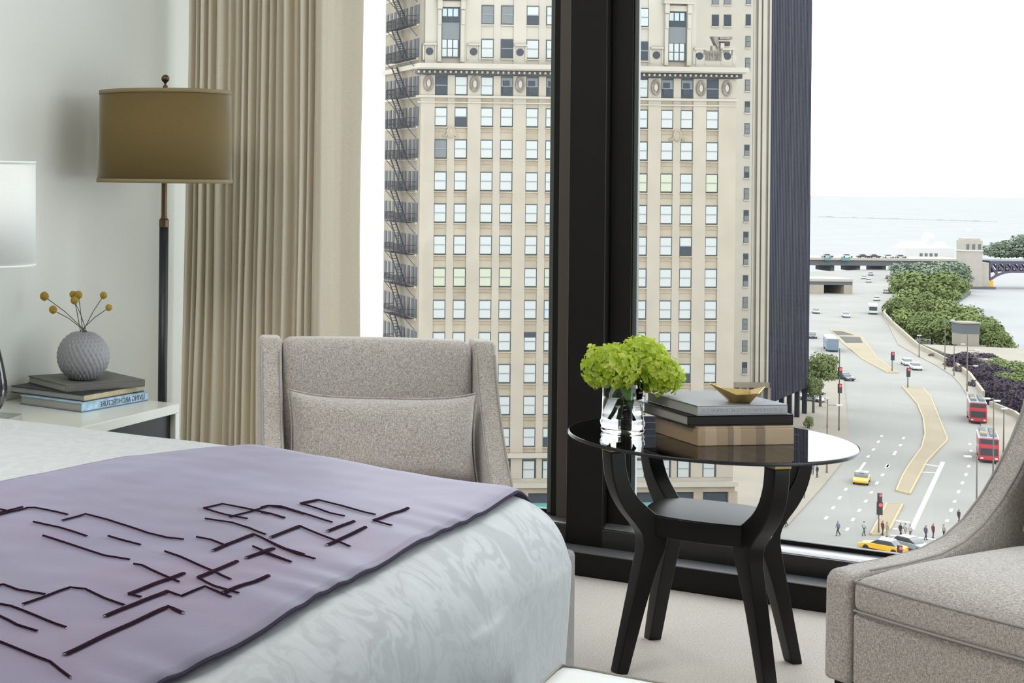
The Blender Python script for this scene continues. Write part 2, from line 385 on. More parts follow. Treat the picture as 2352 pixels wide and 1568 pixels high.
def rounded_box(x0, x1, y0, y1, z0, z1, r, n=(10, 10, 5), fn=None):
    """fine rounded box, each vertex optionally moved by fn"""
    mb = MB(); idx = {}
    nx, ny, nz = n
    def grid(a, b, k): return [a + (b - a) * i / k for i in range(k + 1)]
    xs, ys, zs = grid(x0, x1, nx), grid(y0, y1, ny), grid(z0, z1, nz)
    def vid(i, j, k):
        if (i, j, k) not in idx:
            p = Vector((xs[i], ys[j], zs[k]))
            q = Vector((min(max(p.x, x0 + r), x1 - r), min(max(p.y, y0 + r), y1 - r), min(max(p.z, z0 + r), z1 - r)))
            d = p - q
            if d.length > 1e-9:
                d = d.normalized() * r
            p = q + d
            if fn: p = fn(p)
            idx[(i, j, k)] = len(mb.v); mb.v.append(tuple(p))
        return idx[(i, j, k)]
    def quad(a, b, c, d): mb.f.append((a, b, c, d)); mb.mi.append(0)
    for i in range(nx):
        for j in range(ny):
            for k in (0, nz): quad(vid(i, j, k), vid(i + 1, j, k), vid(i + 1, j + 1, k), vid(i, j + 1, k))
    for i in range(nx):
        for k in range(nz):
            for j in (0, ny): quad(vid(i, j, k), vid(i + 1, j, k), vid(i + 1, j, k + 1), vid(i, j, k + 1))
    for j in range(ny):
        for k in range(nz):
            for i in (0, nx): quad(vid(i, j, k), vid(i, j + 1, k), vid(i, j + 1, k + 1), vid(i, j, k + 1))
    return mb
def nz3(p, s=1.0): return noise.noise(Vector((p[0] * s, p[1] * s, p[2] * s)))
# ================================================================== THE ROOM
YW = 5.307                                   # front of the window base
XR, YB, ZC = 5.45, -1.6, 2.78
RY0, RY1 = 2.3, 4.9
def sbox(name, m, *a, **kw):
    return struct(MB().box(*a).build(name, m, **kw))
sbox('floor', M['carpet'], -0.2, XR + 0.2, YB - 0.2, YW + 0.35, -0.12, 0)
sbox('ceiling', M['ceiling'], -0.2, XR + 0.2, YB - 0.2, YW + 0.35, ZC, ZC + 0.12)
cl = empty('ceiling_light', (1.1, 2.0, ZC), 0, 'square flush ceiling light panel in the middle of the room', 'lamp')  # unseen glowing panel added to brighten the room
MB().box(-0.76, 0.76, -0.76, 0.76, -0.05, 0).build('frame', M['alu'], cl)
MB().box(-0.72, 0.72, -0.72, 0.72, -0.058, -0.045).build('diffuser', mat('lit_diffuser', (0.9, 0.9, 0.9), 0.8, emit=((1.0, 0.97, 0.92), 4.8)), cl)
sbox('wall_left', M['wall'], -0.2, 0, YB - 0.2, YW + 0.35, 0, ZC)
mb = MB(); mb.box(XR, XR + 0.2, YB - 0.2, RY0, 0, ZC); mb.box(XR, XR + 0.2, RY1, YW + 0.35, 0, ZC); mb.box(XR, XR + 0.2, RY0, RY1, 2.62, ZC); mb.box(XR, XR + 0.2, RY0, RY1, 0, 0.14)
struct(mb.build('wall_right', M['wall']))
sbox('wall_partition', M['walnut'], 3.65, 3.80, YB, 2.75, 0, ZC)  # unseen dark panel added to keep side light off the bed foot
sbox('wall_back', M['wall'], 0, XR, YB - 0.2, YB, 0, ZC)
sbox('baseboard_left', M['lacquer'], 0, 0.015, YB, YW, 0, 0.09, bevel=0.003)
# dark bronze window base: low front step, higher rear step, ledges between columns
mb = MB().box(0, XR, YW, YW + 0.105, 0, 0.078); t1_ = struct(mb.build('trim_1', M['bronze'], bevel=0.004))
MB().box(0, XR, YW, YW + 0.105, 0.078, 0.081).build('ledge', M['ledge'], t1_)  # thin paler sheet, daylight on the bronze step put into its colour
mb = MB().box(0, XR, YW + 0.105, YW + 0.34, 0, 0.144); struct(mb.build('trim_2', M['bronze_ledge'], bevel=0.004))
cols = [(0.0, 0.10), (1.427, 1.550), (4.30, 4.423), (XR - 0.10, XR)]
for i, (a, b) in enumerate(cols):
    mb = MB()
    mb.box(a, b, YW + 0.103, YW + 0.34, 0.08, 2.63)
    struct(mb.build('column_%d' % (i + 1), M['bronze'], bevel=0.004))
panes = [(cols[0][1], cols[1][0]), (cols[1][1], cols[2][0]), (cols[2][1], cols[3][0])]
yg = YW + 0.205
for i, (a, b) in enumerate(panes):
    w = 0.072
    fr = MB(); y0, y1 = YW + 0.165, YW + 0.26
    fr.box(a, a + w, y0, y1, 0.144, 2.62); fr.box(b - w, b, y0, y1, 0.144, 2.62)
    fr.box(a + w, b - w, y0, y1, 2.55, 2.62)
    win = struct(fr.build('window_%d' % (i + 1), M['bronze'], bevel=0.003))
    st = MB(); g = 0.016
    st.box(a + w, a + w + g, y0 + 0.012, yg, 0.16, 2.55); st.box(b - w - g, b - w, y0 + 0.012, yg, 0.16, 2.55)
    st.build('glazing_bead', M['gasket'], win, bevel=0.003)
    lg = MB(); lg.prism([(YW + 0.118, 0.144), (YW + 0.130, 0.152), (yg - 0.016, 0.157), (yg - 0.016, 0.144)], a, b, 'x')
    lg.build('sill', M['alu'], win, bevel=0.002)
    MB().box(a + w, b - w, yg - 0.016, yg, 0.144, 0.170).build('glazing_bead', M['bronze'], win, bevel=0.002)
    gl = MB().box(a + w, b - w, yg, yg + 0.008, 0.15, 2.56); gl.build('pane', M['pane'], win)
for i, (a, b) in enumerate(((RY0, RY1),)):  # window added in the unseen right wall to bring in side light
    w = 0.06; fr = MB(); x0, x1 = XR + 0.05, XR + 0.15
    fr.box(x0, x1, a, a + w, 0.14, 2.62); fr.box(x0, x1, b - w, b, 0.14, 2.62); fr.box(x0, x1, a + w, b - w, 0.14, 0.20); fr.box(x0, x1, a + w, b - w, 2.56, 2.62)
    win = struct(fr.build('window_%d' % (i + 4), M['bronze'], bevel=0.003))
    MB().box(x0 + 0.045, x0 + 0.053, a + w, b - w, 0.20, 2.56).build('pane', M['pane'], win)
st = MB().box(1.378, 1.427, YW + 0.155, YW + 0.17, 0.144, 2.62)
struct(st.build('trim_3', M['bronze_light'], bevel=0.002))
# ------------------------------------------------------------------ curtain
def curtain():
    rr = random.Random(5)
    keys = []; x = 0.055; deep = True
    while x < 0.565:
        keys.append((x, 5.20 - (0.0 if deep else rr.uniform(0.035, 0.065))))
        x += rr.choice([0.012, 0.018, 0.022, 0.03]) if deep else rr.choice([0.008, 0.012, 0.02])
        deep = not deep
    keys += [(0.572, 5.205), (0.588, 5.16), (0.603, 5.145), (0.622, 5.137), (0.640, 5.150), (0.650, 5.185), (0.68, 5.20), (0.715, 5.205), (0.75, 5.21)]
    pts = []
    for i in range(len(keys) - 1):
        (xa, ya), (xb, yb) = keys[i], keys[i + 1]
        for q in range(5):
            t = q / 5; s = t * t * (3 - 2 * t); pts.append((xa + (xb - xa) * t, ya + (yb - ya) * s))
    pts.append(keys[-1])
    nz_ = 26; mb = MB(); n = len(pts)
    for k in range(nz_ + 1):
        z = 0.012 + (2.70 - 0.012) * k / nz_
        for i, (x, y) in enumerate(pts):
            h = 1 - z / 2.7
            dx = 0.020 * noise.noise(Vector((x * 9, z * 0.9, 3.1))) * h + (x - 0.75) * 0.06 * max(0, h - 0.35)
            dy = 0.010 * noise.noise(Vector((x * 14, z * 1.1, 7.7))) * h
            mb.v.append((max(x + dx, 0.03), min(y + dy, 5.25), z))
    for k in range(nz_):
        for i in range(n - 1):
            a = k * n + i; mb.f.append((a, a + 1, a + n + 1, a + n)); mb.mi.append(0)
    root = empty('curtain', (0.4, 5.19, 0), 0, 'floor-length taupe pleated curtain drawn back at the left end of the window', 'curtain')
    o = mb.build('drape', M['curtain'], None, smooth=True, solid=0.003); o.parent = root; o.location = (-0.4, -5.19, 0)
    r = MB().box(-0.36, 1.0, -0.03, 0.02, 2.705, 2.735); r.build('curtain_track', M['alu'], root)
    return root
curtain()
# ------------------------------------------------------------------ nightstand
NS = empty('nightstand', (0, 3.43, 0), 0, 'cream lacquered nightstand with charcoal drawer fronts beside the bed', 'nightstand')
Ln = 4.369 - 3.43
mb = MB(); mb.box(0.006, 0.485, 0, Ln, 0.57, 0.60); mb.box(0.006, 0.485, 0, 0.026, 0.10, 0.57); mb.box(0.006, 0.485, Ln - 0.026, Ln, 0.10, 0.57)
mb.box(0.006, 0.485, 0.026, Ln - 0.026, 0.10, 0.125); mb.box(0.006, 0.02, 0.026, Ln - 0.026, 0.125, 0.57)
mb.build('carcass', M['lacquer'], NS, bevel=0.002)
for a, b in ((0.132, 0.345), (0.351, 0.566)):
    d = MB().box(0.03, 0.468, 0.030, Ln - 0.030, a, b).build('drawer', M['drawer'], NS, bevel=0.002)
    zc = b - 0.085
    for yy in (Ln * 0.76, Ln * 0.80):
        kn = MB().tube([(0.468, yy, zc), (0.486, yy, zc)], [0.006, 0.012], 14).build('knob', M['brass'], d, smooth=False)
for sx in (0.04, 0.45):
    for sy in (0.03, Ln - 0.03): MB().box(sx - 0.02, sx + 0.02, sy - 0.02, sy + 0.02, 0, 0.10).build('leg', M['darkwood'], NS)
# ------------------------------------------------------------------ books
def book(name, label, cat, loc, rz, L, W, h, cover, pages, group, board=0.003, spine=None, back=None):
    r = empty(name, loc, rz, label, cat, group)
    c = MB(); c.box(0, L, 0, W, 0, board, 1); c.box(0, L, 0, W, h - board, h, 0); c.box(0, L, 0, board, board, h - board, 2)
    co = c.build('cover', [cover, back or cover, spine or cover], r, bevel=0.0012, bseg=2)
    p = MB().box(0.004, L - 0.004, board + 0.0005, W - 0.004, board, h - board); p.build('page_block', pages, r)
    return r
A = math.radians
gr = 'books stacked on the nightstand'
b1 = book('book', 'pale blue book lying at the bottom of the nightstand stack', 'book', (0.336, 4.020, 0.600), A(84.1), 0.345, 0.255, 0.029, M['bluebook'], M['pages'], gr, back=M['bluedark'])
b2 = book('book', 'tan-spined book with black cover in the middle of the nightstand stack', 'book', (0.327, 4.047, 0.629), A(84.6), 0.315, 0.305, 0.022, M['blackcover'], M['pages'], gr, spine=M['tanbook'])
b3 = book('book', 'grey cloth-bound book on top of the nightstand stack under the round vase', 'book', (0.250, 4.058, 0.651), A(63.6), 0.297, 0.250, 0.023, M['greybook'], M['pages'], gr)
me = text_mesh('LIVING ARCHITECTURE', 0.0205, mirror=True); me.materials.append(M['ink'])
xs = [v.co.x for v in me.vertices]; me.transform(Matrix.Translation((-(max(xs) + min(xs)) / 2, 0, 0))); me.transform(Matrix.Diagonal((0.232 / (max(xs) - min(xs)), 1.15, 1, 1)))
o = bpy.data.objects.new('lettering', me); COL.objects.link(o); o.parent = [c for c in KIDS(b1) if c.name.startswith('cover')][0]
o.location = (0.207, -0.0006, 0.0148); o.rotation_euler = (PI / 2, 0, 0)
# ------------------------------------------------------------------ round vase with ball flowers
VC = Vector((0.222, 4.20, 0.674))
def ball_vase():
    mb = MB(); ns, nr = 160, 80; R0 = 0.083
    prof = []
    a0, a1 = math.radians(-66), math.radians(76)
    for i in range(nr + 1):
        a = a0 + (a1 - a0) * i / nr; prof.append((R0 * math.cos(a), R0 * 0.985 * math.sin(a)))
    zb = prof[0][1]
    for i, (r, z) in enumerate(prof):
        for j in range(ns):
            ph = 2 * PI * j / ns; th = i / nr
            e = min(1, i / 6, (nr - i) / 5)
            d = 0.0034 * e * (abs(math.sin(15 * ph + 21 * th)) + abs(math.sin(15 * ph - 21 * th)) - 1.0)
            rr = r + d * math.cos(a0 + (a1 - a0) * th); zz = z + d * math.sin(a0 + (a1 - a0) * th)
            mb.v.append((rr * math.cos(ph), rr * math.sin(ph), zz - zb))
    for i in range(nr):
        for j in range(ns):
            mb.f.append((i * ns + j, i * ns + (j + 1) % ns, (i + 1) * ns + (j + 1) % ns, (i + 1) * ns + j)); mb.mi.append(0)
    mb.f.append(tuple(range(ns))[::-1]); mb.mi.append(0)
    top = prof[-1]; zt = top[1] - zb
    mb.lathe([(top[0], zt), (top[0] - 0.004, zt), (top[0] - 0.005, zt - 0.06), (0.002, zt - 0.062)], ns, 0, cap=False)
    o = mb.build('vase', M['ceramic'], None, smooth=True, loc=VC)
    tag(o, 'round grey ceramic vase with crosshatched texture standing on the nightstand books', 'vase')
    return zt
zt = ball_vase()
balls = [((102, 680), 10.5, 'farthest left on the longest leaning stem'), ((122, 711), 9.5, 'lower of the two leaning left'),
         ((168, 676), 8.5, 'back left one of the upright trio'), ((180, 677), 9.5, 'back right one of the upright trio'),
         ((171, 690), 9, 'lowest in front of the upright trio'), ((238, 678), 8.5, 'upper of the two leaning right'), ((250, 706), 8, 'lower of the two leaning right')]
for i, ((px, py), rp, wh) in enumerate(balls):
    dep = 5.0 + [0.03, -0.02, 0.05, 0.04, -0.03, 0.02, -0.04][i]
    c = at_d(px, py, dep); r = rp * dep / F_PX
    t = empty('ball_flower', c, 0, 'mustard ball flower in the round vase, ' + wh, 'flower', 'ball flowers in the round vase')
    mb = MB()
    bm = bmesh.new(); bmesh.ops.create_icosphere(bm, subdivisions=3, radius=r)
    for v in bm.verts: v.co *= 1 + 0.06 * noise.noise(v.co * 900)
    mb.add([tuple(v.co) for v in bm.verts], [tuple(x.index for x in f.verts) for f in bm.faces]); bm.free()
    mb.build('flower_head', M['yellowball'], t, smooth=True)
    e = VC + Vector((0.012 * math.cos(i * 1.7), 0.012 * math.sin(i * 1.7), zt - 0.03)) - c
    m_ = VC + Vector((0.010 * math.cos(i * 1.7), 0.010 * math.sin(i * 1.7), zt + 0.002)) - c
    mid = m_ * 0.5 + Vector((0, 0, 0.006))
    MB().tube([m_.normalized() * r * 0.9, mid, m_, e], 0.0013, 8).build('stem', M['drystem'], t, smooth=True)
# ------------------------------------------------------------------ floor lamp
LX, LY = 0.33, 4.526
fl = empty('floor_lamp', (LX, LY, 0), 0, 'bronze floor lamp with a wide olive drum shade behind the nightstand', 'lamp')
zb, ztp, rs = 1.310, 1.618, 0.2255
MB().lathe([(0.14, 0), (0.14, 0.012), (0.135, 0.02), (0.02, 0.028), (0.016, 0.05)], 48).build('base', M['bronze_pole'], fl, smooth=False, bevel=0.002)
MB().tube([(0, 0, 0.04), (0, 0, 1.165)], 0.0155, 24).build('pole', M['leather'], fl, smooth=True)
MB().lathe([(0.0155, 1.160), (0.0165, 1.162), (0.0165, 1.185), (0.0115, 1.19), (0.0095, 1.20), (0.0095, 1.52), (0.004, 1.53), (0.004, 1.62)], 24).build('stem', M['bronze_pole'], fl, smooth=False)
sh = MB().lathe([(rs, zb), (rs - 0.006, ztp)], 96, cap=False).build('lamp_shade', M['shade_olive'], fl, smooth=True, solid=0.003)
for r_, za_, zb_ in ((rs + 0.002, zb, zb + 0.013), (rs - 0.004, ztp - 0.013, ztp)):
    MB().lathe([(r_, za_), (r_, zb_)], 96, cap=False).build('shade_trim', M['shade_trim'], sh, smooth=True, solid=0.003)
MB().lathe([(0.004, zb + 0.01), (0.17, zb + 0.012), (rs - 0.004, zb + 0.012)], 64, cap=False).build('diffuser', M['shade_white'], fl, smooth=True)
sp = MB()
for q in range(3):
    a = q * 2 * PI / 3 + 0.4; sp.tube([(0, 0, 1.612), ((rs - 0.008) * math.cos(a), (rs - 0.008) * math.sin(a), ztp - 0.004)], 0.0025, 8)
sp.build('shade_spider', M['bronze_pole'], fl)
MB().lathe([(0.003, 1.612), (0.0085, 1.614), (0.0085, 1.636), (0.004, 1.638), (0.004, 1.645)] + [(max(0.0035, 0.0135 * math.sin(q * PI / 12)), 1.660 - 0.0135 * math.cos(q * PI / 12)) for q in range(2, 12)] + [(0.0005, 1.6735)], 24).build('finial', M['bronze_pole'], fl, smooth=True)
# ------------------------------------------------------------------ table lamp
tl_ = empty('table_lamp', (0.20, 3.656, 0.60), 0, 'white drum-shade table lamp with black blown-glass body on the nightstand', 'lamp')
MB().box(-0.105, 0.105, -0.105, 0.105, 0, 0.022).build('base', M['chrome'], tl_, bevel=0.002, rz=A(12))
prof = [(0.03, 0.022), (0.05, 0.026), (0.078, 0.045), (0.091, 0.075), (0.094, 0.105), (0.088, 0.15), (0.076, 0.20), (0.060, 0.26), (0.046, 0.31), (0.034, 0.36), (0.025, 0.40), (0.02, 0.425)]
MB().lathe(prof, 64).build('lamp_body', M['blackglass'], tl_, smooth=True, sub=1)
MB().lathe([(0.02, 0.425), (0.022, 0.427), (0.022, 0.44), (0.008, 0.444), (0.008, 0.70), (0.012, 0.702), (0.012, 0.745), (0.003, 0.75)], 24).build('neck', M['chrome'], tl_)
s2 = MB().lathe([(0.171, 0.467), (0.168, 0.774)], 96, cap=False).build('lamp_shade', M['shade_white'], tl_, smooth=True, solid=0.003)
for r_, za_, zb_ in ((0.1725, 0.467, 0.474), (0.1695, 0.767, 0.774)):
    MB().lathe([(r_, za_), (r_, zb_)], 96, cap=False).build('shade_trim', M['shade_white'], s2, smooth=True, solid=0.003)
sp = MB()
for q in range(3):
    a = q * 2 * PI / 3; sp.tube([(0, 0, 0.74), (0.167 * math.cos(a), 0.167 * math.sin(a), 0.768)], 0.002, 8)
sp.build('shade_spider', M['chrome'], tl_)
# ------------------------------------------------------------------ bed
XF, YF, YN, ZT, RB = 2.05, 3.36, 1.36, 0.712, 0.15
def wrinkle(x, y):
    t = min(1, max(0, (x - 1.15) / 0.8)); t = t * t * (3 - 2 * t)
    return -0.030 * t + 0.006 * noise.noise(Vector((x * 2.2, y * 2.2, 0.3))) + 0.0022 * noise.noise(Vector((x * 7, y * 5, 1.7)))
def bed_z(x, y):
    dx = max(0.0, x - (XF - RB)); dy = max(0.0, y - (YF - RB)); q = RB * RB - dx * dx - dy * dy
    return ZT - RB + math.sqrt(max(q, 0.0)) + wrinkle(x, y)
bed = empty('bed', (0, 2.36, 0), 0, 'bed made up with a white damask duvet tucked around its foot', 'bed')
def dv(p):
    p = p.copy()
    if p.z > ZT - RB * 0.98:
        p.z += wrinkle(p.x, p.y)
    else:
        k = (ZT - RB - p.z)
        f = 0.012 * math.sin(p.y * 9 + 2 * p.x * 8) * min(1, k * 4) + 0.010 * noise.noise(Vector((p.x * 5, p.y * 5, p.z * 2)))
        if p.x > XF - 0.02: p.x += f - 0.02 * k
        if p.y > YF - 0.02: p.y += f - 0.02 * k
        if p.y < YN + 0.02: p.y -= f
    if p.x < 0.14 + 1e-6: p.x = max(p.x, 0.10)
    return Vector((p.x, p.y - 2.36, p.z))
dvt = rounded_box(0.06, XF, YN, YF, 0.12, ZT, RB, (60, 60, 18), dv)
dvt.build('duvet', M['damask'], bed, smooth=True, sub=1)
MB().box(0.08, 2.00, 1.44 - 2.36, 3.345 - 2.36, 0.05, 0.52).build('bed_base', M['basefab'], bed, bevel=0.015)
pb = MB(); pb.box(1.955, 2.018, 3.30 - 2.36, 3.388 - 2.36, 0.10, 0.545); pb.build('base_corner', M['basefab'], bed, bevel=0.012)
hb = rounded_box(0.005, 0.095, 1.30 - 2.36, 3.40 - 2.36, 0.05, 1.02 - 0.12, 0.03, (4, 20, 12)); 
hb.build('headboard', M['basefab'], bed, smooth=True)
for sx in (0.2, 1.9):
    for sy in (1.5, 3.22): MB().box(sx - 0.03, sx + 0.03, sy - 2.39, sy - 2.33, 0, 0.05).build('leg', M['darkwood'], bed)
# runner across the foot
RX0, RX1 = 1.155, 1.935
def run_pt(x, y, off):
    """point above the bed; y past the rounded edge continues down the far side"""
    yk = YF - RB
    if y <= yk:
        p = Vector((x, y, bed_z(x, y))); n = Vector((0, 0, 1))
        if x > XF - RB: n = Vector((x - (XF - RB), 0, bed_z(x, y) - (ZT - RB))).normalized()
    else:
        a = min((y - yk) / RB, PI / 2); ex = max(0.0, (y - yk) - RB * PI / 2)
        kx = max(0.0, x - (XF - RB)); rr = math.sqrt(RB * RB - kx * kx)
        p = Vector((x, yk + rr * math.sin(a), ZT - RB + rr * math.cos(a) - ex + wrinkle(x, yk)))
        n = Vector((kx, rr * math.sin(a), rr * math.cos(a))).normalized()
    e = max(0.0, 1 - (RX1 - x) / 0.16)
    w = 0.0045 * e * (0.5 + 0.5 * math.sin(y * 46 + 3 * math.sin(y * 11) + x * 20)) + 0.0012 * noise.noise(Vector((x * 16, y * 16, 5)))
    return p + n * (off + w)
rn = MB(); nx_, ny_ = 56, 120
edge = lambda t: 0.010 * math.sin(t * 5.1) + 0.006 * math.sin(t * 13)
def rx0(y):
    ks = [(1.3, 1.03), (2.2, 1.085), (2.5, 1.115), (2.9, 1.175), (3.1, 1.245), (3.25, 1.335), (3.6, 1.38)]
    for (a, u), (b, v) in zip(ks, ks[1:]):
        if y <= b: return u + (v - u) * (y - a) / (b - a)
    return 1.38
ys_ = [1.42 + (3.60 - 1.42) * j / ny_ for j in range(ny_ + 1)]
for j, y in enumerate(ys_):
    for i in range(nx_ + 1):
        t = i / nx_; x0 = rx0(y); x1 = RX1 + 0.4 * edge(y + 2)
        rn.v.append(tuple(run_pt(x0 + (x1 - x0) * t, y, 0.009)))
for j in range(ny_):
    for i in range(nx_):
        a = j * (nx_ + 1) + i; rn.f.append((a, a + 1, a + nx_ + 2, a + nx_ + 1)); rn.mi.append(0)
rob = empty('bed_runner', (0, 0, 0), 0, 'lavender satin bed runner with plum embroidery laid across the duvet', 'bed runner')
ro = rn.build('cloth', M['runner'], rob, smooth=True, solid=0.006)
hm = MB(); hm.tube([run_pt(RX1 + 0.4 * edge(y + 2) + 0.001, y, 0.007) for y in ys_], 0.0032, 8)
hm.build('hem', M['runner_back'], rob, smooth=True)  # dark tube, the runner edge's shadow put into the hem colour
# embroidery drawn on the cloth
def on_bed(px, py):
    d = ray(px, py); lo, hi = 1.0, 6.0
    for _ in range(40):
        mid = (lo + hi) / 2; p = CAM + d * mid
        if p.z > bed_z(min(p.x, XF - 0.02), min(p.y, YF - 0.02)) + 0.012: lo = mid
        else: hi = mid
    return CAM + d * lo
K8 = lambda pts: [(x / 2.497, 940 + y / 2.497) for x, y in pts]
K1 = lambda pts: [(600 + x / 3.027, 1050 + y / 3.027) for x, y in pts]
thin8 = [[(-30, 577), (0, 580), (50, 590)], [(-20, 608), (0, 600), (130, 565)], [(-30, 618), (0, 612), (160, 570), (200, 570), (390, 610)], [(355, 645), (490, 605), (620, 640), (850, 715), (960, 742), (1055, 752)],
  [(190, 650), (340, 685), (500, 735)], [(245, 730), (420, 785), (600, 845), (745, 868)], [(620, 732), (700, 757), (808, 785)],
  [(1168, 573), (1275, 547), (1420, 575), (1540, 600), (1635, 628)], [(1168, 573), (1290, 610), (1420, 635)], [(1315, 625), (1540, 560), (1640, 575), (1747, 608)],
  [(1175, 632), (1330, 655), (1430, 685), (1525, 725)], [(1125, 738), (1210, 755), (1300, 790)], [(1455, 722), (1540, 760), (1640, 805), (1747, 842)],
  [(1450, 792), (1530, 825), (1670, 885)], [(945, 822), (1030, 850), (1200, 925), (1325, 982)], [(1135, 970), (1230, 1020), (1370, 1065)],
  [(765, 893), (815, 900), (930, 955), (1030, 997)], [(738, 1065), (810, 1085)], [(960, 1050), (1040, 1078), (1175, 1022), (1325, 1085)],
  [(130, 1125), (400, 1030), (490, 1040), (600, 1090), (715, 1130)], [(-40, 1020), (0, 1015), (20, 1012), (100, 1040), (260, 1068)],
  [(-40, 1117), (0, 1125), (60, 1135), (200, 1190), (380, 1257)], [(-40, 1178), (0, 1195), (100, 1245), (215, 1277)], [(-40, 1322), (0, 1340), (290, 1460), (405, 1548)]]
thick8 = [[(1220, 815), (1455, 722)], [(1550, 742), (1720, 675)], [(1410, 858), (1570, 803)], [(1135, 970), (1360, 876)], [(738, 1065), (1055, 948)], [(600, 1192), (960, 1050)], [(1275, 1060), (1540, 965)], [(370, 1415), (600, 1305), (965, 1140), (1050, 1178)]]
thin1 = [[(395, 303), (560, 345), (795, 407)], [(275, 330), (400, 365), (480, 395), (580, 417)], [(0, 355), (50, 345), (140, 350), (300, 400), (495, 460)], [(0, 390), (70, 400), (160, 430)],
  [(780, 448), (910, 490)], [(265, 485), (400, 540), (620, 630)], [(-4, 563), (130, 630), (250, 680), (375, 720)], [(20, 670), (210, 742)]]
thick1 = [[(275, 330), (395, 303)], [(460, 520), (645, 452)], [(455, 620), (725, 495)], [(780, 448), (1020, 365)], [(0, 665), (80, 640)]]
em = MB()
def stitch(pts, w):
    wp = [on_bed(*p) for p in pts]; dense = []
    for a, b in zip(wp, wp[1:]):
        n = max(2, int((b - a).length / 0.02))
        for q in range(n): dense.append(a + (b - a) * q / n)
    dense.append(wp[-1]); P = [run_pt(p.x, p.y, 0.0135) for p in dense]; vs = []
    for i, p in enumerate(P):
        t = (P[min(i + 1, len(P) - 1)] - P[max(i - 1, 0)]); t.z = 0; t.normalize(); s_ = Vector((-t.y, t.x, 0)) * w
        vs += [p - s_, p - s_ * 0.5 + Vector((0, 0, 0.0025)), p + s_ * 0.5 + Vector((0, 0, 0.0025)), p + s_]
    em.add([tuple(v) for v in vs], [(4 * i + j, 4 * i + j + 1, 4 * i + j + 5, 4 * i + j + 4) for i in range(len(P) - 1) for j in range(3)])
for l in thin8: stitch(K8(l), 0.0021)
for l in thin1: stitch(K1(l), 0.0021)
for l in thick8: stitch(K8(l), 0.0046)
for l in thick1: stitch(K1(l), 0.0046)
tag(em.build('embroidery', M['thread'], ro, smooth=True), 'plum stitched lines')
# ------------------------------------------------------------------ bench at the bed foot
bn = empty('bench', (2.15, 1.4, 0), 0, 'white leather bench with greige piping at the foot of the bed', 'bench')
c0 = at_z(1290, 1523, 0.45); bx, by = c0.x - 2.15, c0.y - 1.4
rounded_box(bx, bx + 0.52, 0, by, 0.30, 0.45, 0.012, (20, 40, 6)).build('cushion', M['leather_white'], bn, smooth=True)
pp = []
for (xa, ya), (xb, yb) in (((bx, 0), (bx, by)), ((bx, by), (bx + 0.52, by)), ((bx + 0.52, by), (bx + 0.52, 0)), ((bx + 0.52, 0), (bx, 0))):
    pp += [(xa + (xb - xa) * q / 6, ya + (yb - ya) * q / 6, 0.446) for q in range(6)]
MB().tube(pp + [pp[0]], 0.0035, 8).build('piping', M['leather_pipe'], bn, smooth=True)
MB().box(bx + 0.02, bx + 0.50, 0.02, by - 0.02, 0.25, 0.31).build('frame', M['darkwood'], bn)
for sx in (bx + 0.05, bx + 0.47):
    for sy in (0.06, by - 0.06): MB().tube([(sx, sy, 0), (sx, sy, 0.26)], [0.014, 0.022], 12).build('leg', M['darkwood'], bn)
